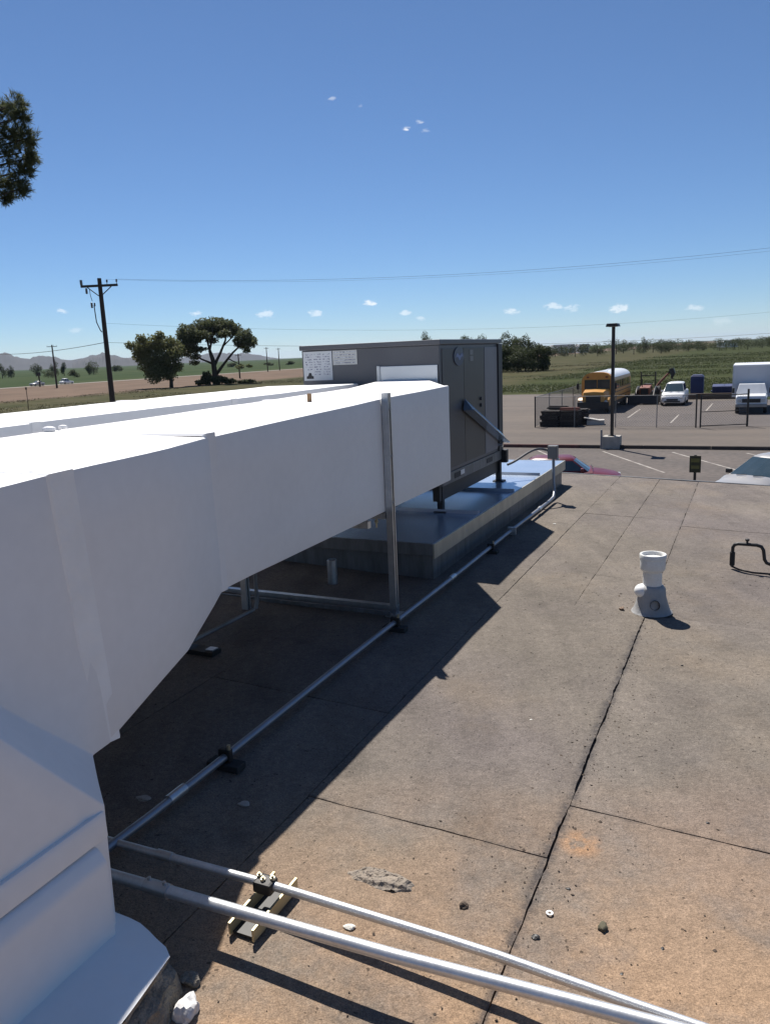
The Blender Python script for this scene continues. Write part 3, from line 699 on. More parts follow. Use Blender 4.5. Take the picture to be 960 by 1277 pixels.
U.part('collar_flange', MB().bb(-.86, -.83, y-.022, y-.0125, .75, 1.505), M_galv, bevel=.003)

# ------------------------------------------------------------------ electrical: long conduit, box, whip
CN = .135
def roofpipe(name, pts, r_, mat, seg=12): return MB().tube(pts, r_, seg)
CD = Site('roof_conduit', 'long thin metal conduit running over the roof beside the platform and under the near duct', 'conduit', CN, 0, 0)
pts = [(CN+.03, -3.1, .075), (CN+.02, -2.66, .07)]+[(CN+.004*math.sin(s*2.1), s, rz(CN)+.055) for s in np.arange(-2.4, 3.7, .4)]+[(CN, 3.80, rz(CN)+.06), (CN-.01, 3.88, .11), (CN-.02, 3.90, .20), (CN-.03, 3.93, .47)]
CD.part('pipe', MB().tube(pts, .016, 12), pmat('grey_conduit', (.30, .31, .34), (.24, .25, .28), 6, .4, .7), smooth=True)
for s in (-2.25, .7, 3.2):
    CD.part('coupling', MB().tube([(CN, s-.045, rz(CN)+.055), (CN, s+.045, rz(CN)+.055)], .0205, 12), M_galv, smooth=True)
CD.part('strap', MB().bb(CN-.035, CN+.035, 2.2, 2.23, rz(CN)+.02, rz(CN)+.085), M_galv)
JB = Site('junction_box', 'small grey electrical box on a post at the platform edge', 'electrical box', CN-.03, 3.93, .43)
JB.part('enclosure', MB().bb(CN-.085, CN+.015, 3.89, 3.97, .445, .585), pmat('grey_box_enamel', (.16, .16, .165), (.13, .13, .135), 3, .5), bevel=.004)
JB.part('cover', MB().bb(CN-.08, CN+.01, 3.882, 3.8895, .452, .578), pmat('grey_cover_enamel', (.2, .2, .2), (.17, .17, .17), 3, .5), bevel=.003)
JB.part('bracket', MB().bb(CN-.0, CN+.028, 3.90, 3.96, .43, .4445), M_galv)
wp = []
A_ = Vector((CN-.09, 3.93, .53)); Bp = Vector((UN1+.05, 3.47, .44))
for i in range(15):
    t = i/14; p = A_.lerp(Bp, t); p.z += .05*math.sin(math.pi*t)*(1-t)*2.0
    wp.append(p)
site_obj('flexible_conduit', MB().tube(wp, .013, 8), pmat('grey_flexible_conduit', (.10, .10, .105), (.07, .07, .075), 30, .55), CN-.03, 3.93, .5, 'thin grey flexible conduit looping from the electrical box back to the big unit', 'conduit', smooth=True)
def block_support(n, s, label, along='n', ln=.16):
    b = Site('pipe_support', label, 'pipe support', n, s, rz(n), 'low supports under the long roof conduit')
    if along == 'n':
        b.part('base_block', MB().bb(n-ln/2, n+ln/2, s-.03, s+.03, rz(n)+.004, rz(n)+.032), M_rubber, bevel=.004)
        b.part('clamp', MB().bb(n-.028, n+.028, s-.012, s+.014, rz(n)+.0325, rz(n)+.086), M_black, bevel=.006)
        b.part('bolt', MB().lathe([(0, 0), (.008, 0), (.008, .02), (0, .02)], (n+.02, s, rz(n)+.086), 6), M_zinc)
    return b
block_support(CN, -1.95, 'black rubber support with clamp under the long conduit in the shade, nearest the camera', ln=.15)
block_support(CN, -.28, 'black rubber support with clamp under the long conduit near the strut post', ln=.14)
block_support(CN, 1.6, 'black rubber support with clamp under the long conduit beside the platform', ln=.12)
# second thin line under the duct with its own block
TL = Site('thin_pipe', 'thin dark pipe lying under the near duct and turning up at its far end', 'pipe', -.78, -.9, 0)
TL.part('run', MB().tube([(-.80, -2.3, rz(-.8)+.05), (-.78, -1.0, rz(-.8)+.05), (-.76, -.42, rz(-.8)+.05)], .012, 8), pmat('dull_pipe', (.25, .25, .25), (.16, .16, .16), 8, .5, .5), smooth=True)
TL.part('riser', MB().tube([(-.76, -.40, rz(-.8)+.05), (-.76, -.38, .12), (-.76, -.38, .62)], .012, 8), pmat('dull_pipe', (.25, .25, .25), (.16, .16, .16)), smooth=True)
sb = Site('strut_block', 'short strut block with bright ends under the thin pipe in the shade', 'pipe support', -.72, -1.0, rz(-.7))
sb.part('base_block', MB().bb(-.86, -.60, -1.06, -.98, rz(-.7)+.006, rz(-.7)+.03), M_black)
for n in (-.855, -.66): sb.part('plate', MB().bb(n, n+.05, -1.04, -.99, rz(-.7)+.0305, rz(-.7)+.036), M_galv)

# two pipes in front
def curved(n0, n1, s_of, z_of, k=24): return [(n0+(n1-n0)*i/k, s_of(n0+(n1-n0)*i/k), z_of(n0+(n1-n0)*i/k)) for i in range(k+1)]
PB = Site('large_pipe', 'thicker of the two shiny metal pipes crossing the foreground, nearer the camera', 'pipe', .9, -2.74, .08)
big = curved(-.1, 3.4, lambda n: float(np.interp(n, [-.1, .3, .7, 1.2, 1.65, 1.9, 3.4], [-2.735, -2.728, -2.718, -2.705, -2.68, -2.668, -2.60])), lambda n: .083)
PB.part('tube', MB().tube(big, .0178, 16), M_emt, smooth=True)
PB.part('coupling', MB().tube([(.415, -2.7255, .085), (.50, -2.7235, .083)], .0215, 14), M_galv, smooth=True)
for n in (.43, .485): PB.part('set_screw', MB().tube([(n, -2.725, .103), (n, -2.725, .114)], .006, 6), M_galv)
PS = Site('small_pipe', 'thinner of the two shiny metal pipes crossing the foreground, farther from the camera', 'pipe', .9, -2.6, .09)
sml = curved(-.2, 3.4, lambda n: float(np.interp(n, [-.2, .15, .73, 1.41, 1.84, 3.4], [-2.575, -2.573, -2.558, -2.570, -2.602, -2.68])), lambda n: .062-.006*n)
PS.part('tube', MB().tube(sml, .0135, 14), M_emt, smooth=True)
for n in (.35,): PS.part('coupling', MB().tube([(n-.03, -2.5675, .0602), (n+.03, -2.5665, .0598)], .0165, 12), M_galv, smooth=True)
ST = Site('pipe_stand', 'open metal channel stand with clamp holding up the two foreground pipes', 'pipe support', .73, -2.66, rz(.73))
zb = rz(.73)+.008
for n in (.685, .765):
    ST.part('side_plate', MB().prism([(-2.70, zb), (-2.46, zb), (-2.46, zb+.042), (-2.70, zb+.038)], 0, n, n+.007), pmat('yellowish_zinc_plate', (.55, .48, .30), (.40, .35, .22), 12, .45, .6))
ST.part('base_plate', MB().bb(.692, .765, -2.69, -2.47, zb, zb+.006), M_black)
CL = ST.part('clamp', MB().bb(.695, .757, -2.587, -2.538, zb+.058, zb+.096), M_black, bevel=.008)
for (n, s) in ((.703, -2.558), (.724, -2.57), (.748, -2.555)):
    ST.part('clamp_bolt', MB().lathe([(0, 0), (.008, 0), (.008, .007), (.004, .007), (.004, .013), (0, .013)], (n, s, zb+.096), 8), M_zinc, CL)

# ------------------------------------------------------------------ vent pipe
vn, vs_ = to_site(at_z(812, 762, -.056)); vz = rz(vn)
V = Site('vent_pipe', 'white plastic vent pipe with wide collar top standing on the open roof', 'vent pipe', vn, vs_, vz)
V.part('flashing', MB().lathe([(.125, .0), (.112, .012), (.099, .05), (.085, .10), (.080, .155), (.066, .172), (.058, .175)], (vn, vs_, vz), 32), pmat('painted_flashing', (.36, .36, .36), (.24, .24, .24), 9, .6, bump=.3, bscale=25), smooth=True)
V.part('pipe', MB().lathe([(.0575, .02), (.0575, .31), (.05, .31), (.05, .1), (0, .1)], (vn, vs_, vz), 32), M_pvc, smooth=True)
V.part('collar', MB().lathe([(.0585, .268), (.068, .268), (.0745, .278), (.0755, .285), (.0765, .366), (.0745, .370), (.066, .370), (.063, .366), (.0625, .350), (.050, .352), (.0, .356)], (vn, vs_, vz), 32), M_pvc, smooth=True)
V.part('collar_rib', MB().lathe([(.0765, .345), (.0805, .347), (.0805, .369), (.078, .3725), (.068, .3725), (.066, .3703)], (vn, vs_, vz), 32), M_pvc, smooth=True)
V.part('sealant_blob', MB().lathe([(.03, -.01), (.028, .008), (.016, .018), (0, .02)], (vn+.03, vs_-.092, vz+.07), 12, axis=1), M_bitumen, smooth=True)
# white cap of sealant on the left shoulder
bm = bmesh.new(); bmesh.ops.create_icosphere(bm, subdivisions=3, radius=.06); m = MB()
m.add([(p.co.x*.9+vn-.052, p.co.y*.9+vs_-.02, p.co.z*.75+vz+.135) for p in bm.verts], [[q.index for q in f.verts] for f in bm.faces]); bm.free()
V.part('sealant_blob', m, M_coat, smooth=True)

# black bent pipe at the right
HN, HS = 1.90, 1.90
HP = Site('bent_black_pipe', 'black bent pipe loop sticking up from the roof at the right edge', 'pipe', HN, HS, rz(HN))
z0 = rz(HN)
path = [(HN, HS, z0+.02), (HN, HS, z0+.165), (HN+.012, HS, z0+.187), (HN+.035, HS, z0+.195), (HN+.16, HS-.01, z0+.195), (HN+.19, HS-.01, z0+.185), (HN+.205, HS-.01, z0+.16), (HN+.215, HS-.01, z0+.09), (HN+.23, HS-.01, z0+.065), (HN+.26, HS-.01, z0+.055), (HN+.6, HS-.03, z0+.05)]
HP.part('tube', MB().tube(path, .0125, 10), M_black, smooth=True)
HP.part('sleeve', MB().tube([(HN, HS, z0+.03), (HN, HS, z0+.13)], .019, 10), M_rubber, smooth=True)
HP.part('valve_knob', MB().lathe([(.008, 0), (.008, .02), (.015, .024), (.015, .036), (0, .04)], (HN+.095, HS-.005, z0+.2), 10), M_black)
HP.part('cable', MB().tube([(HN, HS, z0+.02), (HN+.05, HS-.05, z0+.012), (HN+.14, HS-.10, z0+.010), (HN+.3, HS-.10, z0+.008), (HN+.6, HS-.16, z0+.008)], .007, 8), M_rubber, smooth=True)

# loose bits on the roof
def px_site(u, v):
    p = at_z(u, v, -.05)
    for _ in range(4): n, s = to_site(p); p = at_z(u, v, rz(n))
    return to_site(p)
for (u, v, r_, mat, lab, nm, sq) in ((578, 1132, .013, M_stone, 'dark brown stone lying in the sandy drift behind the pipes', 'stone', (1, 1, .8)),
        (752, 1158, .014, pmat('greenish_stone', (.12, .11, .07), (.07, .06, .04), 20, .9), 'greenish brown stone lying alone right of the seam', 'stone', (.9, 1.2, .7)),
        (436, 1157, .011, M_whitestone, 'small white chip lying between the two foreground pipes', 'chip', (1.5, 1, .5)),
        (668, 1170, .010, M_black, 'small black scrap beside the seam near the small pipe', 'scrap', (1.2, 1, .5)),
        (775, 760, .014, pmat('tan_stone', (.34, .24, .17), (.25, .18, .13), 20, .9), 'tan pebble just left of the white vent pipe', 'pebble', (1.2, .9, .8)),
        (708, 1109, 0.0056, M_black, 'tiny black crumb right of the seam near the orange stain', 'crumb', (1.3, 1, .5)),
        (826, 1184, 0.0062, M_black, 'tiny black crumb at lower right of the roof', 'crumb', (1, 1, .5)),
        (775, 1215, 0.0050, M_black, 'tiny dark crumb beyond the small pipe at the lower right', 'crumb', (1, 1, .5)),
        (662, 898, 0.0050, M_whitestone, 'tiny white chip left of the long dark seam', 'chip', (1.2, 1, .6)),
        (691, 654, .012, M_whitestone, 'small pale chip at the shadow edge beside the platform', 'chip', (1.2, 1, .6)),
        (180, 997, .022, M_conc, 'flat grey chip lying in the shade under the near duct', 'chip', (1.3, .9, .3)),
        (305, 1003, .018, M_conc, 'thin grey flake in the shade right of the long conduit', 'flake', (1.3, .9, .25)),
        (600, 907, 0.0050, M_black, 'tiny black crumb on the sunlit felt right of the duct shadow', 'crumb', (1, 1, .5)),
        (882, 1027, 0.0062, M_black, 'tiny black crumb near the cross seam at right', 'crumb', (1, 1, .5)),
        (850, 830, 0.0050, M_black, 'tiny black crumb in front of the vent pipe shadow', 'crumb', (1.4, 1, .5))):
    n, s = px_site(u, v); rock(nm, lab, nm, n, s, r_, mat, sq, int(u))
n, s = px_site(685, 1141)
site_obj('washer', MB().lathe([(.005, .002), (.005, .004), (.011, .004), (.011, .002)], (n, s, rz(n)+.004), 16), M_galv, n, s, rz(n), 'small metal washer lying beside the seam on the roof', 'washer')
# hardened mastic lump
bm = bmesh.new(); bmesh.ops.create_grid(bm, x_segments=110, y_segments=56, size=1); n0, s0 = px_site(476, 1097); m = MB(); vs = []
for p in bm.verts:
    a, b_ = p.co.x, p.co.y; w = noise.noise(Vector((a*2.2, b_*2.2, 3)))
    e = max(0, 1-(a*a+(b_*1.0+.25*math.sin(a*2.5))**2*1.1+w*.5)); h = (.014*min(1, e*2.0)*(1+.5*a)+(0.005*noise.noise(Vector((a*7, b_*5, 1)))+.0025*noise.noise(Vector((a*19, b_*13, 1)))+.001*noise.noise(Vector((a*45, b_*30, 1))))*min(1, e*3))
    vs.append((n0+a*.115, s0+b_*.05+a*.02, rz(n0+a*.115)-.003+h))
m.add(vs, [[q.index for q in f.verts] for f in bm.faces]); bm.free()
site_obj('mastic_lump', m, pmat('grey_hardened_mastic', (.30, .25, .20), (.21, .18, .15), 14, .9, bump=.8, bscale=40), n0, s0, rz(n0), 'lumpy grey patch of hardened mastic behind the small pipe', 'patch', smooth=True)
# leaf litter and grit against the seams: countless
m = MB(); rg = random.Random(3)
for i in range(900):
    if rg.random() < .5: n, s = rg.gauss(1.44, .10), rg.uniform(-3, 1.5)
    else: n, s = rg.uniform(.5, 2.6), rg.uniform(-3.2, 2.2)
    a = rg.uniform(.0015, .0045); z = rz(n)+roof_bump(n, s)*.6+.002
    t = rg.uniform(0, 6.28); dx, dy = math.cos(t)*a*rg.uniform(.7, 2.4), math.sin(t)*a; 
    m.add([(n-dx, s-dy, z), (n+dy*.8, s-dx*.8, z), (n+dx, s+dy, z+.001), (n-dy*.3, s+dx*.6, z+a)], [(0, 1, 2), (0, 2, 3), (0, 1, 3), (1, 2, 3)])
o = site_obj('roof_grit', m, M_stone, 0, 0, 0, None, None, kind='stuff')

# ================================================================== beyond the roof
def lot_pt(u, v): return at_z(u, v, GZ)
# lamp post
lp = Vector((11.5, 39.25, GZ)); ln_, ls_ = to_site(lp)
LP = Site('lamp_post', 'tall dark brown parking lot lamp post on a square concrete base', 'lamp post', ln_, ls_, GZ)
M_bronze = pmat('dark_bronze_paint', (.04, .032, .028), (.03, .025, .022), 3, .5)
LP.part('base', MB().bb(ln_-.42, ln_+.42, ls_-.42, ls_+.42, GZ, GZ+.62), M_conc, bevel=.03)
LP.part('pole', MB().bb(ln_-.075, ln_+.075, ls_-.075, ls_+.075, GZ+.645, GZ+5.95), M_bronze, bevel=.01)
LP.part('base_plate', MB().bb(ln_-.17, ln_+.17, ls_-.17, ls_+.17, GZ+.62, GZ+.645), M_bronze)
LP.part('lamp_head', MB().prism([(ln_-.30, GZ+5.95), (ln_+.30, GZ+5.95), (ln_+.24, GZ+6.10), (ln_-.24, GZ+6.10)], 1, ls_-.55, ls_+.2), M_bronze, bevel=.02)
LP.part('lens', MB().bb(ln_-.2, ln_+.2, ls_-.48, ls_+.1, GZ+5.94, GZ+5.949), M_lamp)
LP.part('bollard_stub', MB().tube([(ln_-.46, ls_-.3, GZ), (ln_-.46, ls_-.3, GZ+.95)], .05, 10), M_grey)

# sign
sp_ = Vector((9.62, 24, GZ)); sn_, ss_ = to_site(sp_)
SG = Site('parking_sign', 'small dark olive sign on a short post just beyond the roof edge', 'sign', sn_, ss_, GZ)
SG.part('post', MB().bb(sn_-.04, sn_+.04, ss_-.02, ss_+.02, GZ, GZ+1.66), M_black)
pl = SG.part('plate', MB().bb(sn_-.165, sn_+.165, ss_-.04, ss_-.0205, GZ+1.12, GZ+1.64), M_signg, bevel=.006)
SG.part('print_panel', MB().bb(sn_-.13, sn_+.13, ss_-.0435, ss_-.0405, GZ+1.44, GZ+1.56), M_signy, pl)
SG.part('print_panel', MB().bb(sn_-.12, sn_+.12, ss_-.0435, ss_-.0405, GZ+1.24, GZ+1.34), M_signg if False else M_signy, pl)

# ------------------------------------------------------------------ chain link fence and gate
fs0 = 46.6; FH = 1.95
def chain(n0, s0, n1, s1, z0, z1, p=.16, r_=.002):
    m = MB(); L_ = math.hypot(n1-n0, s1-s0); H_ = z1-z0; un, us = (n1-n0)/L_, (s1-s0)/L_
    def seg(t0, h0, t1, h1, off):
        a = (n0+un*t0-us*off, s0+us*t0+un*off, z0+h0); b_ = (n0+un*t1-us*off, s0+us*t1+un*off, z0+h1)
        dx, dz = t1-t0, h1-h0; l = math.hypot(dx, dz); px_, pz = -dz/l*r_, dx/l*r_
        q = [(a[0]+un*px_, a[1]+us*px_, a[2]+pz), (b_[0]+un*px_, b_[1]+us*px_, b_[2]+pz), (b_[0]-un*px_, b_[1]-us*px_, b_[2]-pz), (a[0]-un*px_, a[1]-us*px_, a[2]-pz)]
        w = [(x_-us*r_*1.4, y_+un*r_*1.4, z_) for x_, y_, z_ in (a, b_)]
        m.add(q+w, [(0, 1, 5, 4), (4, 5, 2, 3), (0, 3, 2, 1)])
    t = -H_
    while t < L_:
        for sgn in (1, -1):
            a0, h0, a1, h1 = (t, 0, t+H_, H_) if sgn > 0 else (t, H_, t+H_, 0)
            lo, hi = max(0, a0), min(L_, a1)
            if hi-lo > .02:
                f = lambda x_: h0+(h1-h0)*(x_-a0)/(a1-a0)
                seg(lo, f(lo), hi, f(hi), .004*sgn)
        t += p
    return m
FE = Site('chain_link_fence', 'long grey chain link fence with thin posts round the upper lot', 'fence', -10.85, fs0, GZ)
posts = [-10.85, -8.3, -5.75, -3.3, -1.05]
for n in posts: FE.part('post', MB().tube([(n, fs0, GZ-.05), (n, fs0, GZ+FH+.04)], .045 if n in (-10.85, -1.05) else .026, 8), M_black if n in (-10.85, -1.05) else M_galvdull)
FE.part('rail', MB().tube([(-10.85, fs0, GZ+FH), (-1.05, fs0, GZ+FH)], .021, 8), M_galvdull)
o = FE.part('wire_mesh', chain(-10.85, fs0, -1.05, fs0, GZ+.04, GZ+FH), M_galvdull); o['kind'] = 'stuff'
for s in np.arange(fs0+4, fs0+29, 4.0): FE.part('post', MB().tube([(-10.85, s, GZ-.05), (-10.85, s, GZ+FH+.04)], .03, 8), M_galvdull)
FE.part('rail', MB().tube([(-10.85, fs0, GZ+FH), (-10.85, fs0+28, GZ+FH)], .021, 8), M_galvdull)
o = FE.part('wire_mesh', chain(-10.85, fs0, -10.85, fs0+28, GZ+.04, GZ+FH, .13, .005), M_galvdull); o['kind'] = 'stuff'
ga, gb = Vector((-.78, fs0-.4)), Vector((1.75, fs0+.75))
GT = Site('chain_link_gate', 'dark framed chain link gate standing open beside the fence end', 'gate', ga.x, ga.y, GZ)
for (h, r_) in ((.12, .03), (.95, .022), (FH-.05, .03)):
    GT.part('frame_rail', MB().tube([(ga.x, ga.y, GZ+h), (gb.x, gb.y, GZ+h)], r_, 8), M_black)
GT.part('frame_post', MB().tube([(ga.x, ga.y, GZ+.02), (ga.x, ga.y, GZ+FH+.05)], .045, 8), M_black)
GT.part('frame_post', MB().tube([(gb.x, gb.y, GZ-.02), (gb.x, gb.y, GZ+FH+.25)], .06, 8), M_black)
o = GT.part('wire_mesh', chain(ga.x, ga.y, gb.x, gb.y, GZ+.12, GZ+FH-.05, .16, .0026), M_galvdull); o['kind'] = 'stuff'

# ------------------------------------------------------------------ stack of dark timber pallets
def pallet():
    m = MB()
    for i in range(6): m.bb(-.6+.205*i, -.6+.205*i+.15, -.5, .5, .115, .137)
    for y_ in (-.47, 0, .44): m.bb(-.6, .575, y_, y_+.04, .02, .114)
    for x_ in (-.6, -.05, .44): m.bb(x_, x_+.13, -.5, .5, -.0, .0195)
    return m
px0 = pallet().build('timber_pallet', M_sleeper); tag(px0, 'dark timber pallet in the black pallet pile inside the fence corner', 'pallet', 'pallets piled inside the fence corner')
first = True; rp_ = random.Random(4)
for (n, s, cnt_) in ((-10.02, 47.6, 7), (-8.75, 47.55, 7), (-8.5, 48.9, 7), (-9.75, 48.8, 7)):
    for i in range(cnt_):
        o = px0 if first else copy_thing(px0); first = False
        o.location = site(n+rp_.uniform(-.06, .06), s+rp_.uniform(-.06, .06), GZ+.005+i*.142); o.rotation_euler = (0, 0, ROTZ+rp_.uniform(-.06, .06))
m = MB()
for i in range(5): m.box((0, i*.16-.3, .05+.09*(i % 2)), (1.2, .12, .08), Matrix.Rotation(R(rp_.uniform(-8, 8)), 3, 'Z'))
o = m.build('timber_offcuts', M_rustred); o.location = site(-8.8, 47.6, GZ+7*.142+.01); o.rotation_euler = (0, 0, ROTZ); tag(o, 'reddish timber offcuts lying on top of the dark pallet pile', 'timber')
m = MB()
for i in range(7): m.box((rp_.uniform(-.1, .1), rp_.uniform(-.4, .4), .03+(i//2)*.055), (1.3, .14, .05), Matrix.Rotation(R(rp_.uniform(-14, 14)), 3, 'Z'))
o = m.build('timber_offcuts', M_sleeper); o.location = site(-9.75, 48.6, GZ+7*.142+.01); o.rotation_euler = (0, 0, ROTZ); tag(o, 'dark loose planks lying on top of the left of the pallet pile', 'timber')
m = MB(); m.box((0, 0, .35), (1.3, .9, .05), Matrix.Rotation(R(12), 3, 'Y')); m.box((.1, 0, .16), (1.1, .8, .3))
o = m.build('pale_board_stack', pmat('pale_board', (.5, .48, .45), (.4, .38, .35), 4, .8)); o.location = site(-7.4, 48.4, GZ); o.rotation_euler = (0, 0, ROTZ+.2); tag(o, 'pale boards lying beside the right end of the dark pallet pile', 'boards')

# ------------------------------------------------------------------ vehicles: front looks towards local -y
def wheel(root, x_, y_, r_, w, hub=M_grey):
    s_ = 1 if x_ > 0 else -1
    t = MB().lathe([(r_*.6, -w/2), (r_*.93, -w/2), (r_, -w/2+.03), (r_, w/2-.03), (r_*.93, w/2), (r_*.6, w/2)], (x_, y_, r_), 20, axis=0).build('wheel', M_rubber, root, smooth=True)
    MB().lathe([(0, .0), (r_*.62, 0), (r_*.62, .03), (r_*.2, .045), (0, .045)] if s_ > 0 else [(0, 0), (r_*.62, 0), (r_*.62, -.03), (r_*.2, -.045), (0, -.045)], (x_+s_*w*.42, y_, r_), 16, axis=0).build('rim', hub, t)
def car(name, label, cat, loc, rot, paint, L_=4.6, W_=1.78, H_=1.46, cowl=-.85, rear=1.75, roof0=-.05, roof1=1.15, belt=.95, hood=.86, boot=.95, group=None, glass=M_glassb):
    root = thing(name, label, cat, loc, rot, group); hl_ = L_/2; w = W_/2
    st_ = [(-hl_, .70, .58, .34), (-hl_+.05, .84, .68, .26), (-hl_+.22, .94, hood-.10, .21), (-hl_+.6, .985, hood-.03, .2), (-hl_+1.0, 1.0, hood+.02, .2), (cowl, 1.0, belt-.01, .2), (cowl+.5, 1.0, belt, .2), ((cowl+rear)/2, 1.0, belt+.01, .2),
          (rear-.3, 1.0, belt+.02, .2), (rear, .99, boot, .2), (hl_-.3, .96, boot-.02, .24), (hl_-.05, .9, boot-.12, .3), (hl_, .8, boot-.3, .36)]
    vs = []; fs = []
    for (y_, kw, zt, zb_) in st_:
        W2 = w*kw; half = [(0, zb_), (W2*.88, zb_), (W2*.985, zb_+.10), (W2, zb_+(zt-zb_)*.55), (W2*.975, zt-.13), (W2*.93, zt-.045), (W2*.84, zt-.005), (W2*.5, zt+.025), (0, zt+.035)]
        ring_ = half+[(-a, b_) for a, b_ in half[-2:0:-1]]
        vs += [(a, y_, b_) for a, b_ in ring_]
    k_ = 16
    for i in range(len(st_)-1):
        for j in range(k_): fs.append((i*k_+j, i*k_+(j+1) % k_, (i+1)*k_+(j+1) % k_, (i+1)*k_+j))
    fs += [tuple(range(k_)), tuple(range(len(st_)*k_-1, (len(st_)-1)*k_-1, -1))]
    MB().add(vs, fs).build('body', paint, root, smooth=True, angle=50)
    def ringz(z, yf, yr, ww, bul, rb_=.0): return [(-ww, yf+bul*.9, z), (-ww*.5, yf+bul*.25, z), (0, yf, z), (ww*.5, yf+bul*.25, z), (ww, yf+bul*.9, z), (ww*1.02, (yf+yr)/2, z), (ww*.95, yr-.1, z), (0, yr, z), (-ww*.95, yr-.1, z), (-ww*1.02, (yf+yr)/2, z)]
    A0 = ringz(belt-.03, cowl, rear+.02, w*.86, .16); A1 = ringz(H_-.075, roof0, roof1+.05, w*.66, .10); A2 = ringz(H_-.02, roof0+.12, roof1-.08, w*.56, .08); A3 = ringz(H_, roof0+.4, roof1-.35, w*.30, .04)
    vs = A0+A1+A2+A3; fs = []
    for i in range(3):
        for j in range(10): fs.append((i*10+j, i*10+(j+1) % 10, i*10+10+(j+1) % 10, i*10+10+j))
    fs.append(tuple(range(30, 40)))
    MB().add(vs, fs).build('cabin', paint, root, smooth=True, angle=50)
    def pane(nm, idx, lo=.07, hi=.95, x_in=.05, off=.012):
        b_ = [Vector(A0[i]) for i in idx]; t_ = [Vector(A1[i]) for i in idx]; rows_ = []
        for f in (lo, hi):
            r_ = [b_[q].lerp(t_[q], f) for q in range(len(idx))]
            e0 = r_[0].lerp(r_[1], x_in); e1 = r_[-1].lerp(r_[-2], x_in); r_[0] = e0; r_[-1] = e1; rows_.append(r_)
        c_ = sum((p for r_ in rows_ for p in r_), Vector())/(2*len(idx)); nrm = (rows_[0][-1]-rows_[0][0]).cross(rows_[1][0]-rows_[0][0]).normalized()
        if nrm.dot(c_-Vector((0, (cowl+rear)/2, belt))) < 0: nrm = -nrm
        k_ = len(idx); v_ = [p+nrm*off for r_ in rows_ for p in r_]+[p-nrm*.01 for r_ in rows_ for p in r_]; f_ = []
        for q in range(k_-1): f_.append((q, q+1, k_+q+1, k_+q)); f_.append((2*k_+q, 3*k_+q, 3*k_+q+1, 2*k_+q+1))
        f_ += [(0, k_, 3*k_, 2*k_), (k_-1, 3*k_-1, 4*k_-1, 2*k_-1)]
        return MB().add(v_, f_).build(nm, glass, root, smooth=False)
    pane('windscreen', [0, 1, 2, 3, 4], .05, .97, .06); pane('rear_window', [6, 7, 8], .12, .93, .06)
    pane('side_window', [4, 5], .12, .92, .06); pane('side_window', [5, 6], .12, .92, .05); pane('side_window', [8, 9], .12, .92, .05); pane('side_window', [9, 0], .12, .92, .06)
    for sx in (-1, 1):
        MB().box((sx*w*.68, -hl_+.075, .62), (w*.34, .12, .13)).build('headlight', M_lamp, root, bevel=.03)
        MB().box((sx*w*.72, hl_-.05, boot-.22), (w*.3, .08, .13)).build('tail_light', M_red, root, bevel=.02)
        MB().box((sx*(w*.98), cowl+.35, belt+.06), (.20, .10, .14)).build('mirror', paint if paint is not M_silver else M_black, root, bevel=.03)
        wheel(root, sx*(w-.10), -hl_+.86, .33, .21); wheel(root, sx*(w-.10), hl_-.92, .33, .21)
    MB().box((0, -hl_+.02, .50), (w*.95, .08, .15)).build('grille', M_black, root, bevel=.02)
    MB().box((0, -hl_+.0, .36), (w*1.3, .1, .1)).build('bumper', M_black, root, bevel=.03)
    m_ = MB()
    for sx in (-.45, .15):
        m_.tube([(sx*w, cowl-.03, belt+.035), (sx*w+.30, cowl+.02, belt+.055)], .012, 6)
    m_.build('wiper', M_black, root)
    return root
cax = math.atan2(.62, .79)
cor = at_y(908, 588, 24.4); hb = Vector((.82, .57))
car('silver_car', 'silver car with a big windscreen parked just below the roof edge at right', 'car', (cor.x+.77*hb.y+.86*hb.x, cor.y-.77*hb.x+.86*hb.y, GZ), -math.atan2(hb.x, hb.y), M_silver, 4.5, 1.80, 1.50, -1.0, 1.75, .12, 1.25, .97, .84, .98)
car('red_car', 'dark red car parked behind the far roof edge with only its top in view', 'car', (6.0, 27.2, GZ), R(77), M_red, 4.5, 1.76, 1.38, -1.25, 1.5, -.68, .8, .93, .85, .95)
# van
vp = site(-3.95, 66.3, GZ)
car('white_van', 'white minivan parked facing the fence in front of the blue toilet', 'van', vp, ROTZ, M_wpaint, 4.8, 1.88, 1.80, -1.35, 2.2, -.45, 2.0, 1.08, .98, 1.15)
# cars on the road far left
for (u, v, lab, pm, H_) in ((31, 480, 'pale saloon car driving on the far dirt road, leftmost of two', M_silver, 1.45), (104, 476.5, 'pale tall car driving on the far dirt road, right of the other', M_wpaint, 1.75)):
    n, s = to_site(at_z(u, v+2, GZ)); car('distant_car', lab, 'car', site(-190.5, s, GZ+.05), ROTZ+ (R(180) if u > 60 else 0), pm, 4.6, 1.8, H_, group='cars on the far road')

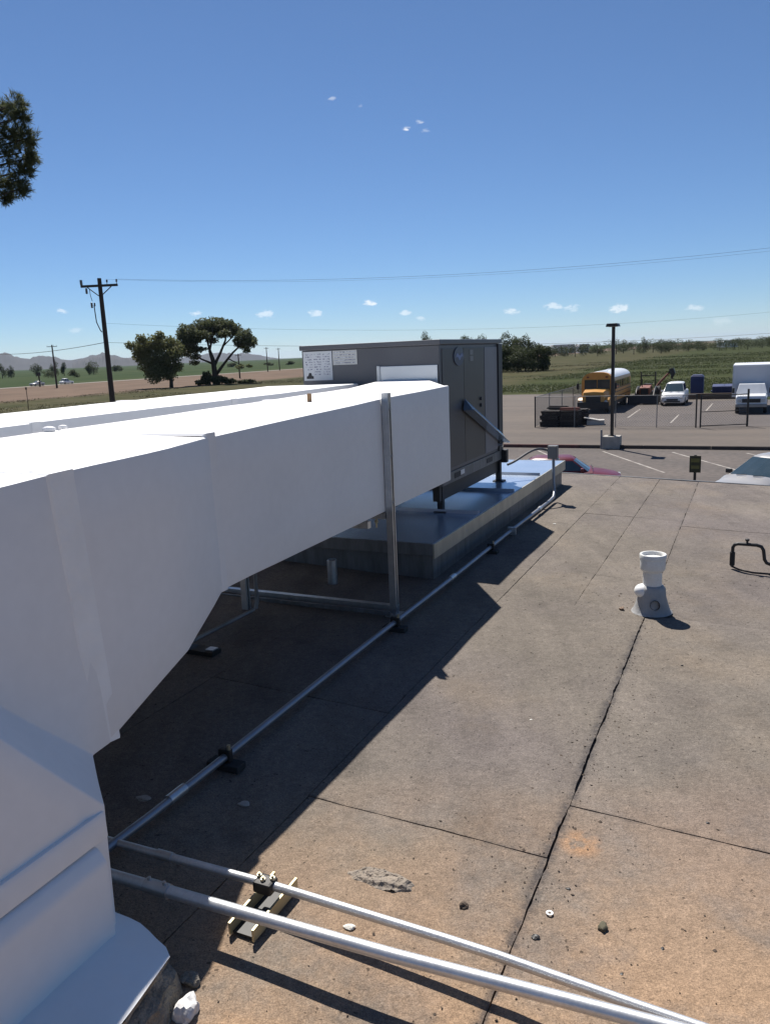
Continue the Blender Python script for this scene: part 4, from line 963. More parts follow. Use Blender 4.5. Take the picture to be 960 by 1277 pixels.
# school bus
def bus():
    root = thing('school_bus', 'yellow school bus with a white roof parked nose towards the camera', 'bus', site(-9.05, 57.4, GZ), ROTZ)
    w = 1.2; y0, y1 = 1.5, 11.2
    arc = [(w, .75), (w, 2.25)]+[(w*math.cos(t)**.72 if math.cos(t) > 0 else 0, 2.25+.78*math.sin(t)**.9) for t in np.linspace(.18, math.pi/2, 8)]
    prof = arc+[(-a, b_) for a, b_ in arc[-2::-1]]
    MB().prism(prof, 1, y0, y1).build('body', M_yellow, root, smooth=True, angle=35)
    ra = [p for p in arc if p[1] > 2.5]; ra = ra+[(-a, b_) for a, b_ in ra[-2::-1]]
    m = MB(); n_ = len(ra); outer = [(a*1.012, b_+.014) for a, b_ in ra]
    m.add([(a, y0+.55, b_) for a, b_ in outer]+[(a, y1-.1, b_) for a, b_ in outer]+[(a*.98, y0+.55, b_-.03) for a, b_ in ra]+[(a*.98, y1-.1, b_-.03) for a, b_ in ra],
          [(i, i+1, n_+i+1, n_+i) for i in range(n_-1)]+[tuple(range(n_))+tuple(range(3*n_-1, 2*n_-1, -1)), tuple(range(n_, 2*n_))+tuple(range(4*n_-1, 3*n_-1, -1))])
    m.build('roof', M_wpaint, root, smooth=True)
    MB().box((.1, 3.6, 3.045), (.6, .6, .07)).build('roof_hatch', M_wpaint, root, bevel=.02); MB().box((0, 8, 3.045), (.6, .6, .07)).build('roof_hatch', M_wpaint, root, bevel=.02)
    hood_ = MB(); vs = []
    for (y_, hw, zt) in ((-.15, .78, 1.46), (-.05, .84, 1.62), (.5, .92, 1.74), (1.52, 1.02, 1.82)):
        vs += [(-hw, y_, .72), (-hw, y_, zt-.25), (-hw*.86, y_, zt-.05), (0, y_, zt), (hw*.86, y_, zt-.05), (hw, y_, zt-.25), (hw, y_, .72)]
    fs = [(i*7+j, i*7+(j+1) % 7, i*7+7+(j+1) % 7, i*7+7+j) for i in range(3) for j in range(7)]+[tuple(range(7)), tuple(range(27, 20, -1))]
    hood_.add(vs, fs).build('hood', M_yellow, root, smooth=True, angle=35)
    for sx in (-1, 1):
        MB().add([(sx*.72, y_, z_) for y_, z_ in ((-.1, .55), (-.1, 1.0), (.2, 1.18), (1.0, 1.2), (1.5, .9), (1.5, .55))]+[(sx*1.18, y_, z_) for y_, z_ in ((-.02, .55), (-.02, .98), (.2, 1.14), (1.0, 1.16), (1.5, .88), (1.5, .55))],
              [tuple(range(6)), tuple(range(11, 5, -1))]+[(i, (i+1) % 6, 6+(i+1) % 6, 6+i) for i in range(6)]).build('fender', M_yellow, root, bevel=.02)
        MB().lathe([(0, -.02), (.11, -.02), (.12, 0), (.12, .06)], (sx*.93, -.12, .86), 16, axis=1).build('headlight', M_lamp, root)
        MB().box((sx*.50, y0-.02, 2.06), (.94, .04, .80)).build('windscreen', M_glass, root, bevel=.02)
        MB().box((sx*.72, y0-.02, 2.66), (.20, .05, .12)).build('warning_light', M_rustred, root, bevel=.02)
        arm = MB().tube([(sx*1.15, y0-.1, 2.5), (sx*1.42, y0-.3, 2.35), (sx*1.42, y0-.3, 1.5), (sx*1.1, y0-.3, 1.35)], .02, 6).build('mirror_arm', M_black, root)
        MB().box((sx*1.43, y0-.3, 1.98), (.20, .08, .46)).build('mirror', M_black, arm, bevel=.02)
        for i in range(9):
            y_ = 2.35+i*.95
            if sx > 0 and i == 0: 
                MB().box((sx*1.205, 2.0, 1.55), (.02, .75, 1.75)).build('door', M_glass, root); 
            else:
                MB().box((sx*1.203, y_, 2.03), (.02, .72, .56)).build('window', M_glass, root)
        for z_ in (1.05, 1.42, 1.70): MB().box((sx*1.21, (y0+y1)/2+.4, z_), (.03, y1-y0-1.0, .06)).build('rub_rail', M_black, root)
        wheel(root, sx*.98, .62, .48, .28, M_black); wheel(root, sx*.98, 8.3, .48, .5, M_black)
        MB().box((sx*.9, 5.5, .62), (.5, 4.6, .3)).build('skirt_box', M_black, root)
    MB().box((0, -.22, .60), (2.36, .16, .50)).build('bumper', M_black, root, bevel=.03)
    MB().box((0, -.17, 1.05), (1.1, .06, .62)).build('grille', M_black, root, bevel=.03)
    MB().box((0, 5.5, .52), (1.6, 10, .16)).build('chassis', M_black, root)
    MB().box((0, 11.25, .56), (2.3, .12, .3)).build('bumper', M_black, root)
    return root
bus()

# backhoe loader
def loader():
    root = thing('backhoe_loader', 'orange backhoe loader with raised boom parked between bus and van', 'tractor', site(-6.45, 67.4, GZ), ROTZ)
    MB().add([(sx*.42, y_, z_) for sx in (-1, 1) for (y_, z_) in ((-.6, .7), (-.6, 1.35), (.4, 1.5), (1.2, 1.5), (1.2, .7))], [(0, 1, 2, 3, 4), (9, 8, 7, 6, 5)]+[(i, (i+1) % 5, 5+(i+1) % 5, 5+i) for i in range(5)]).build('engine_hood', M_orange, root, bevel=.04)
    MB().box((0, 1.5, .75), (.9, 3.4, .35)).build('chassis', M_black, root)
    MB().box((0, -.62, 1.02), (.6, .05, .5)).build('grille', M_black, root)
    MB().box((0, 1.7, 1.25), (.6, .6, .7)).build('seat', M_black, root, bevel=.06)
    MB().add([(x_, y_, z_) for x_ in (-1.25, 1.25) for (y_, z_) in ((-1.5, .05), (-1.75, .1), (-1.5, .75), (-1.35, .75), (-1.0, .5), (-1.05, .06))], [(0, 1, 2, 3, 4, 5), (11, 10, 9, 8, 7, 6)]+[(i, (i+1) % 6, 6+(i+1) % 6, 6+i) for i in range(6)]).build('loader_bucket', M_black, root)
    for sx in (-1, 1):
        MB().tube([(sx*.72, 1.4, 1.35), (sx*.74, .2, 1.2), (sx*.74, -1.1, .5)], .08, 6).build('loader_arm', M_black, root)
        MB().tube([(sx*.62, 1.95, 1.1), (sx*.60, 1.9, 2.62)], .065, 6).build('roll_bar', M_black, root)
        wheel(root, sx*.8, 2.2, .68, .42, M_orange); wheel(root, sx*.72, -.1, .42, .28, M_orange)
    MB().tube([(-.60, 1.9, 2.3), (.60, 1.9, 2.3)], .04, 6).build('roll_bar', M_black, root)
    b_ = MB().tube([(.35, 3.0, .9), (.9, 3.3, 1.7), (1.55, 3.4, 2.4)], [.11, .10, .08], 6).build('boom', M_rustred, root)
    MB().tube([(1.55, 3.4, 2.4), (1.75, 3.4, 2.75), (1.85, 3.45, 1.9)], .10, 6).build('dipper', M_black, b_)
    MB().add([(x_, y_, z_) for y_ in (3.15, 3.7) for (x_, z_) in ((1.55, 2.75), (1.95, 2.85), (2.1, 2.4), (1.95, 2.05), (1.75, 2.2))], [(0, 1, 2, 3, 4), (9, 8, 7, 6, 5)]+[(i, (i+1) % 5, 5+(i+1) % 5, 5+i) for i in range(5)]).build('bucket', M_black, b_)
    MB().tube([(-.25, -.2, 1.4), (-.25, -.2, 2.1)], .035, 6).build('exhaust', M_black, root)
loader()
# portable toilet
pt = thing('portable_toilet', 'blue portable toilet booth behind the white minivan', 'toilet booth', site(-2.66, 73.6, GZ), ROTZ)
MB().bb(-.55, .55, -.58, .58, .08, 1.90).build('body', M_blue, pt, bevel=.05); MB().bb(-.42, .42, -.605, -.585, .2, 1.78).build('door', M_bluedk, pt, bevel=.02)
MB().add([(sx*.58, sy*.61, 1.901) for sx, sy in ((-1, -1), (1, -1), (1, 1), (-1, 1))]+[(sx*.4, sy*.45, 2.10) for sx, sy in ((-1, -1), (1, -1), (1, 1), (-1, 1))], [(0, 1, 2, 3), (7, 6, 5, 4)]+[(i, (i+1) % 4, 4+(i+1) % 4, 4+i) for i in range(4)]).build('roof', M_blue, pt, bevel=.03)
MB().bb(-.6, .6, -.62, .62, 0, .078).build('skid', M_black, pt)
for z_ in (1.5, 1.65): MB().bb(.2, .5, -.59, -.581, z_, z_+.06).build('vent', M_black, pt)
# dumpster
dm = thing('blue_dumpster', 'low blue steel dumpster beside the white box truck', 'dumpster', site(-.35, 73.0, GZ), ROTZ)
MB().add([(x_*sx, y_, z_) for sx in (-1, 1) for (x_, y_, z_) in ((.95, -.6, .12), (1.0, -.75, 1.0), (1.0, .7, 1.15), (.95, .6, .12))], [(0, 1, 2, 3), (7, 6, 5, 4)]+[(i, (i+1) % 4, 4+(i+1) % 4, 4+i) for i in range(4)]).build('bin', M_bluedk, dm, bevel=.02)
for sx in (-1, 1):
    MB().box((sx*.5, -.02, 1.11), (.97, 1.46, .05), Matrix.Rotation(R(5.9), 3, 'X')).build('lid', M_blue, dm, bevel=.015)
    MB().box((sx*1.06, 0, .62), (.10, .9, .12)).build('lifting_pocket', M_bluedk, dm)
for x_ in (-.7, -.23, .23, .7): MB().box((x_, -.70, .58), (.05, .1, .8), Matrix.Rotation(R(9), 3, 'X')).build('rib', M_bluedk, dm)
o = MB().bb(-3.2, 1.6, -.12, .12, 0, .5).build('timber_berm', M_wood, loc=site(-.8, 71.9, GZ), rotz=ROTZ, bevel=.05); tag(o, 'low dark timber barrier along the far end of the upper lot', 'barrier')
# box truck
def truck():
    root = thing('box_truck', 'white box truck parked nose towards the camera at the right edge', 'truck', site(.95, 56.2, GZ), ROTZ)
    bx0, bx1, by0, by1, bz0, bz1 = -.35, 2.2, 2.3, 8.4, 1.0, 3.28
    MB().bb(bx0, bx1, by0, by1, bz0, bz1).build('cargo_box', pmat('bluish_white_panel', (.66, .67, .70), (.58, .60, .64), 1, .45), root, bevel=.03)
    for (x_, nm) in ((bx0-.004, 'corner_trim'), (bx1-.06, 'corner_trim')): MB().bb(x_, x_+.064, by0-.012, by0-.001, bz0, bz1-.03).build(nm, M_galv, root)
    MB().bb(bx0, bx1, by0-.014, by0-.002, bz1-.12, bz1-.031).build('top_rail', M_wpaint, root)
    MB().bb(bx0+.4, bx1-.4, -.1, by1-.3, .62, .99).build('chassis', M_black, root)
    c_ = .95
    vs = []
    for (y_, hw, zt) in ((-.42, .90, 1.12), (-.36, .96, 1.22), (.1, .99, 1.30), (.72, 1.0, 1.34)):
        vs += [(c_-hw, y_, .48), (c_-hw, y_, zt-.12), (c_-hw*.9, y_, zt), (c_+hw*.9, y_, zt), (c_+hw, y_, zt-.12), (c_+hw, y_, .48)]
    fs = [(i*6+j, i*6+(j+1) % 6, i*6+6+(j+1) % 6, i*6+6+j) for i in range(3) for j in range(6)]+[tuple(range(6)), tuple(range(23, 17, -1))]
    MB().add(vs, fs).build('hood', M_wpaint, root, smooth=True, angle=35)
    cab = [(.70, .5), (.70, 1.34), (1.18, 1.98), (2.15, 2.0), (2.2, 1.4), (2.2, .5)]
    MB().add([(c_+s_*(1.0 if z_ < 1.5 else .82), y_, z_) for s_ in (-1, 1) for (y_, z_) in cab], [tuple(range(6)), tuple(range(11, 5, -1))]+[(i, (i+1) % 6, 6+(i+1) % 6, 6+i) for i in range(6)]).build('cab', M_wpaint, root, bevel=.03)
    MB().add([(c_-.88, .735, 1.37), (c_+.88, .735, 1.37), (c_+.74, 1.165, 1.945), (c_-.74, 1.165, 1.945), (c_-.88, .76, 1.34), (c_+.88, .76, 1.34), (c_+.74, 1.19, 1.92), (c_-.74, 1.19, 1.92)], [(0, 1, 2, 3), (7, 6, 5, 4)]+[(i, (i+1) % 4, 4+(i+1) % 4, 4+i) for i in range(4)]).build('windscreen', M_glass, root)
    for s_ in (-1, 1):
        MB().add([(c_+s_*(.985), 1.0, 1.4), (c_+s_*(.985), 2.05, 1.4), (c_+s_*.86, 2.05, 1.9), (c_+s_*.86, 1.3, 1.9)], [(0, 1, 2, 3)]).build('side_window', M_glass, root)
        MB().box((c_+s_*.74, -.42, .92), (.24, .08, .18)).build('headlight', M_lamp, root, bevel=.02)
        MB().box((c_+s_*1.18, .82, 1.55), (.16, .08, .36)).build('mirror', M_black, root, bevel=.02)
        wheel(root, c_+s_*.88, .45, .40, .24); wheel(root, c_+s_*.9, 6.2, .40, .4)
    MB().box((c_, -.44, .92), (1.16, .06, .26)).build('grille', M_black, root, bevel=.01)
    MB().box((c_, -.46, .58), (1.96, .14, .22)).build('bumper', pmat('dull_chrome', (.3, .3, .3), (.22, .22, .22), 3, .4, .6), root, bevel=.03)
truck()

# ------------------------------------------------------------------ utility poles and wires
def utility_pole(label, x_, y_, h, name='utility_pole', arm_w=2.3, r_=.15, detail=True, arm_rot=0.0, group=None, lean=0.0):
    root = thing(name, label, 'utility pole', (x_, y_, GZ), arm_rot, group)
    MB().tube([(0, 0, -.3), (0, 0, h)], [r_*1.25, r_*.8], 10).build('shaft', M_pole, root, smooth=True)
    arm = MB().box((0, -.12, h-.45), (arm_w, .10, .14)).build('crossarm', M_pole, root)
    ks = (-.48, -.02, .22, .48) if detail else (-.46, .2, .46)
    for k_ in ks:
        if k_ == -.02: continue
        MB().lathe([(.02, 0), (.02, .10), (.06, .12), (.045, .17), (.06, .19), (.04, .27), (0, .28)], (k_*arm_w, -.12, h-.38), 8).build('insulator', M_insul, arm)
    if detail:
        MB().box((-.48*arm_w, -.12, h-.22), (.12, .12, .3)).build('lightning_arrester', M_insul, arm)
        for s_ in (-1, 1): MB().tube([(s_*.75, -.12, h-.52), (s_*.08, -.14, h-1.05)], .03, 6).build('brace', M_pole, root)
        MB().lathe([(.05, -.18), (.07, -.15), (.07, .1), (.04, .16), (0, .17)], (-.82, -.14, h-.72), 8).build('fuse_cutout', M_insul, arm)
        MB().tube([(-.62, -.14, h-.6), (-.58, -.2, h-1.0), (-.5, -.2, h-1.35)], .018, 6).build('jumper_wire', M_wire, root)
        MB().lathe([(.03, -.2), (.08, -.17), (.05, -.1), (.08, -.06), (.05, 0), (.08, .04), (.04, .12), (0, .14)], (-.56, -.2, h-1.55), 8).build('cable_terminator', M_insul, root)
        MB().lathe([(.03, -.16), (.06, -.13), (.04, -.06), (.06, -.02), (.03, .05), (0, .06)], (-.38, -.2, h-1.5), 8).build('cable_terminator', M_insul, root)
        MB().tube([(-.42, -.2, h-1.6), (-.38, -.2, h-2.6), (-.2, -.18, h-3.1), (-.16, -.05, h-3.2)], .03, 6).build('riser_cable', M_wire, root)
    return root
PY = 50.0; PX = at_y(124, 347, PY).x; PH = at_y(124, 347, PY).z-GZ
utility_pole('tall brown utility pole with one crossarm and insulators, nearest pole at left', PX, PY, PH, arm_rot=R(-4))
q = at_y(65, 430, 205); utility_pole('distant thin utility pole with a crossarm left of the tall one', q.x, 205, q.z-GZ, 'distant_pole', 2.6, .2, False, group='distant utility poles')
for (u, v, Y, lab) in ((332, 433, 330, 'distant thin pole right of the umbrella shaped tree, first of two'), (347, 434, 350, 'distant thin pole right of the umbrella shaped tree, second of two'), (297, 441, 230, 'distant thin pole standing in front of the right side of the umbrella shaped tree')):
    q = at_y(u, v, Y); utility_pole(lab, q.x, Y, q.z-GZ, 'distant_pole', 1.8, .18, False, group='distant utility poles')
def wire(label, p, q, sag, r_=.012, k_=24, name='overhead_wire'):
    p, q = Vector(p), Vector(q); c_ = (p+q)/2; pts_ = []
    for i in range(k_+1):
        t = i/k_; w = p.lerp(q, t); w.z -= sag*4*t*(1-t); pts_.append(w-c_)
    o = MB().tube(pts_, r_, 5).build(name, M_wire, loc=c_); tag(o, label, 'wire', 'overhead wires'); return o
top = GZ+PH
wire('faint upper power wire running right from the pole crossarm across the sky', (PX+1.1, PY-.1, top-.1), at_y(1150, 285, 42), .9, .006)
wire('second faint power wire running right from the pole crossarm', (PX+.5, PY-.1, top-.1), at_y(1150, 290, 40), .9, .004)
wire('lower telephone wire running right from the tall pole behind the unit', at_y(131.5, 427, PY-.2), at_y(960, 415.5, 62), .55, .009)
wire('faint middle wire crossing low in the right sky', at_y(129, 403, PY-.2), at_y(1000, 385, 60), .9, .005)
wire('lower telephone wire running left from the tall pole to the distant pole', at_y(131, 427, PY-.2), at_y(-10, 441.5, 78), .25, .018)
# small posts by the far road
for (u, v0, v1, lab, w) in ((36.5, 512, 483, 'thin marker post in the dry grass at far left', .09), (50.5, 482, 466, 'dark short post beside the far road at left', .5)):
    q = at_z(u, v0, GZ); h = at_y(u, v1, q.y).z-GZ
    r2 = thing('marker_post', lab, 'post', q, 0); MB().tube([(0, 0, -.1), (0, 0, h)], w*.45, 8).build('shaft', M_pole, r2); MB().box((0, -.02, h-.12), (w*2.2, w*.6, .3 if w < .2 else 1.0)).build('plate', M_black, r2)

# ------------------------------------------------------------------ trees
def leaves(centers, n_, size, rg, flat=.0, shell=.45):
    # centres: (x, y, z, rx, ry, rz); returns a mesh of small leaf clumps spread through each lobe
    out_v = []; tot = sum(c[3]*c[4]*c[5] for c in centers)**1.0
    wts = [(c[3]*c[4]*c[5])**.72 for c in centers]; sw_ = sum(wts); k_ = 0
    V_ = []
    for c, w_ in zip(centers, wts):
        m_ = int(n_*w_/sw_)
        d = rg.normal(size=(m_, 3)); d /= np.linalg.norm(d, axis=1)[:, None]
        rad = (shell+(1-shell)*rg.random(m_)**.6)*(1+.18*np.sin(d[:, 0]*5+c[0])*np.cos(d[:, 2]*6+c[1]))
        p = d*rad[:, None]*np.array(c[3:6])+np.array(c[:3])
        a = rg.normal(size=(m_, 3)); a /= np.linalg.norm(a, axis=1)[:, None]
        b_ = np.cross(a, rg.normal(size=(m_, 3))); b_ /= np.linalg.norm(b_, axis=1)[:, None]
        sz = size*(.6+.8*rg.random(m_))[:, None]
        V_.append(np.stack([p-a*sz*.5, p+b_*sz*.32, p+a*sz*.5, p-b_*sz*.32], 1).reshape(-1, 3))
    V_ = np.concatenate(V_); return V_
def mesh_quads(name, V_, mat, parent):
    me = bpy.data.meshes.new(name); nq = len(V_)//4
    me.vertices.add(len(V_)); me.vertices.foreach_set('co', V_.astype(np.float32).ravel())
    me.loops.add(nq*4); me.loops.foreach_set('vertex_index', np.arange(nq*4, dtype=np.int32))
    me.polygons.add(nq); me.polygons.foreach_set('loop_start', np.arange(0, nq*4, 4, dtype=np.int32)); me.polygons.foreach_set('loop_total', np.full(nq, 4, dtype=np.int32))
    me.update(calc_edges=True); me.materials.append(mat)
    o = bpy.data.objects.new(name, me); COL.objects.link(o)
    if parent is not None: o.parent = parent
    return o
def tree(name, label, loc, trunk, limbs, lobes, n_, size, mat, seed=1, shell=.45, group=None, twigs=True):
    rg = np.random.default_rng(seed); root = thing(name, label, 'tree', loc, 0, group)
    MB().tube(trunk[0], trunk[1], 8).build('trunk', M_bark, root, smooth=True)
    for (pp, rr) in limbs: MB().tube(pp, rr, 6).build('limb', M_bark, root, smooth=True)
    mesh_quads('crown', leaves(lobes, n_, size, rg, shell=shell), mat, root); return root
# 1 the round tree
q = at_z(214, 483, GZ); s1 = q.y/980
rgn = random.Random(11)
lob = []
for (u, v, r_) in ((182, 436, 13), (198, 431, 14), (214, 432, 13), (222, 444, 11), (190, 452, 15), (206, 450, 17), (198, 466, 13), (212, 466, 11), (178, 445, 9), (226, 437, 8), (186, 424, 7), (207, 421, 7), (172, 431, 6), (189, 463, 9), (222, 458, 8)):
    lob.append(((u-214)*s1, rgn.uniform(-2.5, 2.5), (483-v)*s1, r_*s1, r_*s1*1.1, r_*s1*.9))
tree('round_tree', 'dense rounded dark green tree left of the umbrella shaped one', q, ([(0, 0, -.2), (.1, 0, 1.5), (-.5, 0, 4)], [.45, .38, .3]), [([(0, 0, 1.8), (-2, .5, 4.5), (-4, 0, 7)], [.25, .18, .08]), ([(-.3, 0, 2.5), (.8, .2, 5), (1.2, 0, 8)], [.25, .16, .08])], lob, 17000, .42, M_leafo, 2, .15)
# 2 the umbrella shaped pine
q = at_z(270, 477, GZ); q = Vector((at_y(270, 477, 180).x, 180, GZ)); s2_ = 180/980; zg = 477
lob = []
for (u, v, r_, fl_) in ((243, 414, 12, .8), (256, 407, 13, .7), (271, 405, 13, .65), (286, 407, 12, .65), (297, 412, 9, .7), (311, 420, 9, .8), (318, 429, 8, .8), (306, 432, 7, .6), (240, 427, 9, .8), (250, 423, 9, .6), (262, 418, 9, .6), (288, 417, 7, .6), (236, 439, 7, .6), (247, 443, 7, .5), (279, 419, 6, .5), (310, 438, 5, .6), (257, 434, 5, .5), (300, 424, 4, .6), (299, 457, 6, .45), (312, 457, 4, .4), (248, 420, 11, .7), (262, 411, 12, .7), (279, 412, 11, .65), (292, 416, 9, .65), (268, 424, 8, .5), (243, 432, 10, .6), (304, 428, 8, .7), (252, 435, 7, .6), (238, 420, 8, .8), (314, 426, 8, .7), (246, 450, 6, .5)):
    lob.append(((u-270)*s2_, rgn.uniform(-3, 3), (zg-v)*s2_, r_*s2_*1.12, r_*s2_*1.25, r_*s2_*fl_*1.12))
def L3(*pp): return [((u-270)*s2_, y_, (zg-v)*s2_) for (u, v, y_) in pp]
tree('umbrella_tree', 'tall umbrella shaped tree with open branches showing sky', q, (L3((270, 480, 0), (269, 462, 0), (268, 448, 0), (265, 436, 0)), [.9, .62, .5, .35]),
     [(L3((269, 455, 0), (277, 440, .6), (284, 425, 1), (287, 412, 1)), [.4, .3, .22, .12]), (L3((271, 465, 0), (283, 452, -1), (294, 440, -1), (306, 430, -1), (316, 424, 0)), [.38, .28, .22, .16, .08]),
      (L3((266, 440, 0), (262, 425, 1), (257, 412, 1)), [.32, .22, .1]), (L3((267, 452, 0), (255, 446, -1), (244, 437, -1), (238, 428, 0)), [.28, .2, .15, .08]), (L3((265, 436, 0), (270, 422, -.5), (271, 410, 0)), [.3, .2, .1]), (L3((281, 432, .5), (292, 422, 1), (298, 414, 1)), [.2, .14, .07]), (L3((288, 447, -1), (297, 452, -1), (304, 455, -1)), [.16, .1, .06])],
     lob, 20000, .42, M_pine, 3, .15)
# dark brush pile and machine shapes at its foot
def bush(label, loc, lobes, n_, size, mat, seed, name='shrub', group=None):
    rg = np.random.default_rng(seed); root = thing(name, label, 'shrub', loc, 0, group)
    MB().tube([(0, 0, -.1), (0, 0, lobes[0][2])], [.12, .05], 6).build('stem', M_bark, root)
    mesh_quads('foliage', leaves(lobes, n_, size, rg, shell=.2), mat, root); return root
bush('dark brush heap at the foot of the umbrella shaped tree', (q.x, q.y-2, GZ), [(-1.6, 0, 1.4, 1.4, 1.2, 1.7), (1.2, 0, .9, 1.9, 1.2, .9), (3.4, 0, .6, 1.6, 1, .6), (-3.2, 0, .6, 1.1, 1, .6), (7, 0, .4, 2.4, 1, .4)], 2600, .5, M_leafd, 5)

# pine at top left, its trunk outside the frame
pc = at_y(-95, 190, 17); tg = Vector((pc.x, 17, GZ)); sp2 = 17/980; rgp = np.random.default_rng(8)
root = thing('pine_tree', 'pine tree whose dark needled branch ends enter the frame at upper left', 'tree', tg, 0)
hp = at_y(-95, 100, 17).z-GZ
MB().tube([(0, 0, -.2), (.05, 0, hp*.5), (0, 0, hp*.85), (.05, 0, hp+1.0)], [.26, .2, .14, .05], 10).build('trunk', M_bark, root, smooth=True)
NV = []
for (u, v, r_, dy) in ((22, 131, 12, 0), (8, 142, 15, .2), (26, 146, 10, -.2), (4, 165, 17, .1), (22, 168, 15, 0), (36, 172, 11, -.1), (28, 190, 16, .2), (40, 196, 8, 0), (6, 195, 16, -.2), (34, 212, 9, .1), (24, 222, 13, 0), (10, 232, 13, .1), (8, 246, 8, 0), (26, 236, 8, -.1), (-20, 130, 26, .3), (-30, 170, 30, 0), (-25, 215, 26, -.2), (-70, 150, 40, .5), (-75, 215, 40, -.5), (-95, 90, 40, 0), (-120, 170, 40, -.4), (-150, 210, 34, .3), (-95, 40, 26, 0), (-60, 100, 26, .4), (-140, 110, 30, -.3)):
    c_ = at_y(u, v, 17+dy)-tg; rr = r_*sp2
    n_t = int(16+r_*1.7)
    for _ in range(n_t):
        d = rgp.normal(size=3); d /= np.linalg.norm(d); p = np.array(c_)+d*rr*(.25+.75*rgp.random())
        ax = d*.6+rgp.normal(size=3)*.5; ax /= np.linalg.norm(ax)
        m_ = 26; nd = ax+rgp.normal(size=(m_, 3))*.55; nd /= np.linalg.norm(nd, axis=1)[:, None]; ln2 = (.07+.07*rgp.random(m_))[:, None]
        sd_ = np.cross(nd, rgp.normal(size=(m_, 3))); sd_ /= np.linalg.norm(sd_, axis=1)[:, None]; st0 = p+ax*(rgp.random(m_)[:, None]-.5)*.12
        NV.append(np.stack([st0-sd_*.005, st0+sd_*.005, st0+nd*ln2+sd_*.003, st0+nd*ln2-sd_*.003], 1).reshape(-1, 3))
    st_p = Vector((0, 0, c_.z-.35*abs(c_.x)*.4)); 
    MB().tube([st_p, st_p.lerp(c_, .5)+Vector((0, 0, -.06)), c_], [.05, .03, .012], 5).build('branch', M_bark, root)
mesh_quads('needles', np.concatenate(NV), M_pine, root)

# trees behind the unit and along the horizon
def small_tree(u, vb, vt, Y, label, wpx, seed, name='bushy_tree', mat=M_leafd, group='trees along the horizon', n_=700):
    g_ = at_y(u, vb, Y); h = at_y(u, vt, Y).z-GZ; w = wpx*Y/980/2; rr = random.Random(seed); lob_ = []
    for i in range(9): lob_.append((rr.uniform(-.75, .75)*w, rr.uniform(-.5, .5)*w, h*rr.uniform(.18, .72), w*rr.uniform(.38, .62), w*.5, h*rr.uniform(.18, .27)))
    lob_.append((rr.uniform(-.2, .2)*w, 0, h*.80, w*.42, w*.4, h*.19))
    tree(name, label, (g_.x, Y, GZ), ([(0, 0, -.2), (0, 0, h*.6)], [max(.12, h*.03), max(.05, h*.012)]), [([(0, 0, h*.3), (w*.4, 0, h*.6)], [h*.015, h*.006])], lob_, n_, max(.30, Y/980*.9), mat, seed, .3, group)
T = [(530, 435, 411, 300, 16, 'single small tree showing just above the grey unit lid'), (577, 440, 417, 210, 20, 'small tree showing over the right of the unit lid, leftmost'), (601, 441, 416, 200, 26, 'small tree behind the right top corner of the unit'),
     (632, 442, 412.5, 190, 26, 'tall bushy tree just right of the unit, tallest of its clump'), (655, 442, 416, 185, 24, 'rounded bushy tree right of the tallest in the clump'), (645, 445, 428, 180, 44, 'low wide bush in front of the clump right of the unit'), (671, 444, 429, 178, 24, 'low bush at the right end of the clump beside the unit'), (617, 445, 428, 182, 24, 'low bush half hidden by the right edge of the unit')]
for i, (u, vb, vt, Y, wpx, lab) in enumerate(T): small_tree(u, vb, vt, Y, lab, wpx*1.3, 20+i, n_=7000)
rgt = random.Random(9)
far = [(692, 430, 9), (704, 430, 12), (717, 428, 10), (730, 428, 13), (745, 427, 9), (768, 420.5, 13), (777, 423, 8), (790, 424, 12), (802, 419.5, 7), (814, 421.5, 13), (824, 422, 9), (834, 423, 11), (845, 422, 12), (858, 423, 12), (870, 424, 10), (897, 421, 14), (915, 421, 14), (932, 420, 14), (950, 418, 12), (968, 417, 14)]
for i, (u, vt, w) in enumerate(far):
    vb = 441-.042*(u-480)+5; small_tree(u, vb, vt, 420+rgt.uniform(-40, 40), 'far dark tree in the low treeline at right, '+('%s of the lamp post' % ('left' if u < 757 else 'right')), w*2.3, 60+i, 'horizon_tree', n_=2200)
for i, (u, vt, w, Y) in enumerate(((3, 452, 9, 500), (14, 455, 6, 500), (45, 452, 10, 520), (60, 460, 12, 420), (69, 448, 7, 500), (80, 451, 6, 500), (92, 460, 9, 400), (117, 449, 12, 500), (111, 453, 6, 480), (145, 455, 10, 600), (335, 452, 8, 600), (362, 450, 8, 600), (290, 452, 10, 620))):
    vb = 441-.042*(u-480)+5; small_tree(u, vb, vt, Y, 'far dark tree at the foot of the hills at left', w*1.4, 90+i, 'horizon_tree', n_=1500)

# far pale low buildings on the right horizon
for (u0, u1, vt, Y, lab) in ((690, 716, 429.5, 640, 'long low white building on the horizon left of the lamp post'), (722, 734, 429, 600, 'short white shed on the horizon left of the lamp post'), (902, 920, 424.5, 560, 'long low white building on the horizon above the box truck')):
    a = at_y(u0, vt, Y); b_ = at_y(u1, vt, Y); h = (a.z+b_.z)/2-GZ
    r2 = thing('low_building', lab, 'building', ((a.x+b_.x)/2, Y, GZ), 0); w = (b_.x-a.x)/2
    MB().bb(-w, w, 0, 12, 0, h*.75).build('wall', M_wpaint, r2); MB().prism([(-w-.3, h*.7501), (w+.3, h*.7501), (w, h), (-w, h)], 1, -.4, 12.4).build('roof', pmat('pale_roof', (.6, .6, .6), (.5, .5, .5), .5, .6), r2)
    for i in range(4): MB().bb(-w*.8+i*w*.45, -w*.8+i*w*.45+w*.18, -.05, -.001, h*.15, h*.55).build('window', M_glass, r2)

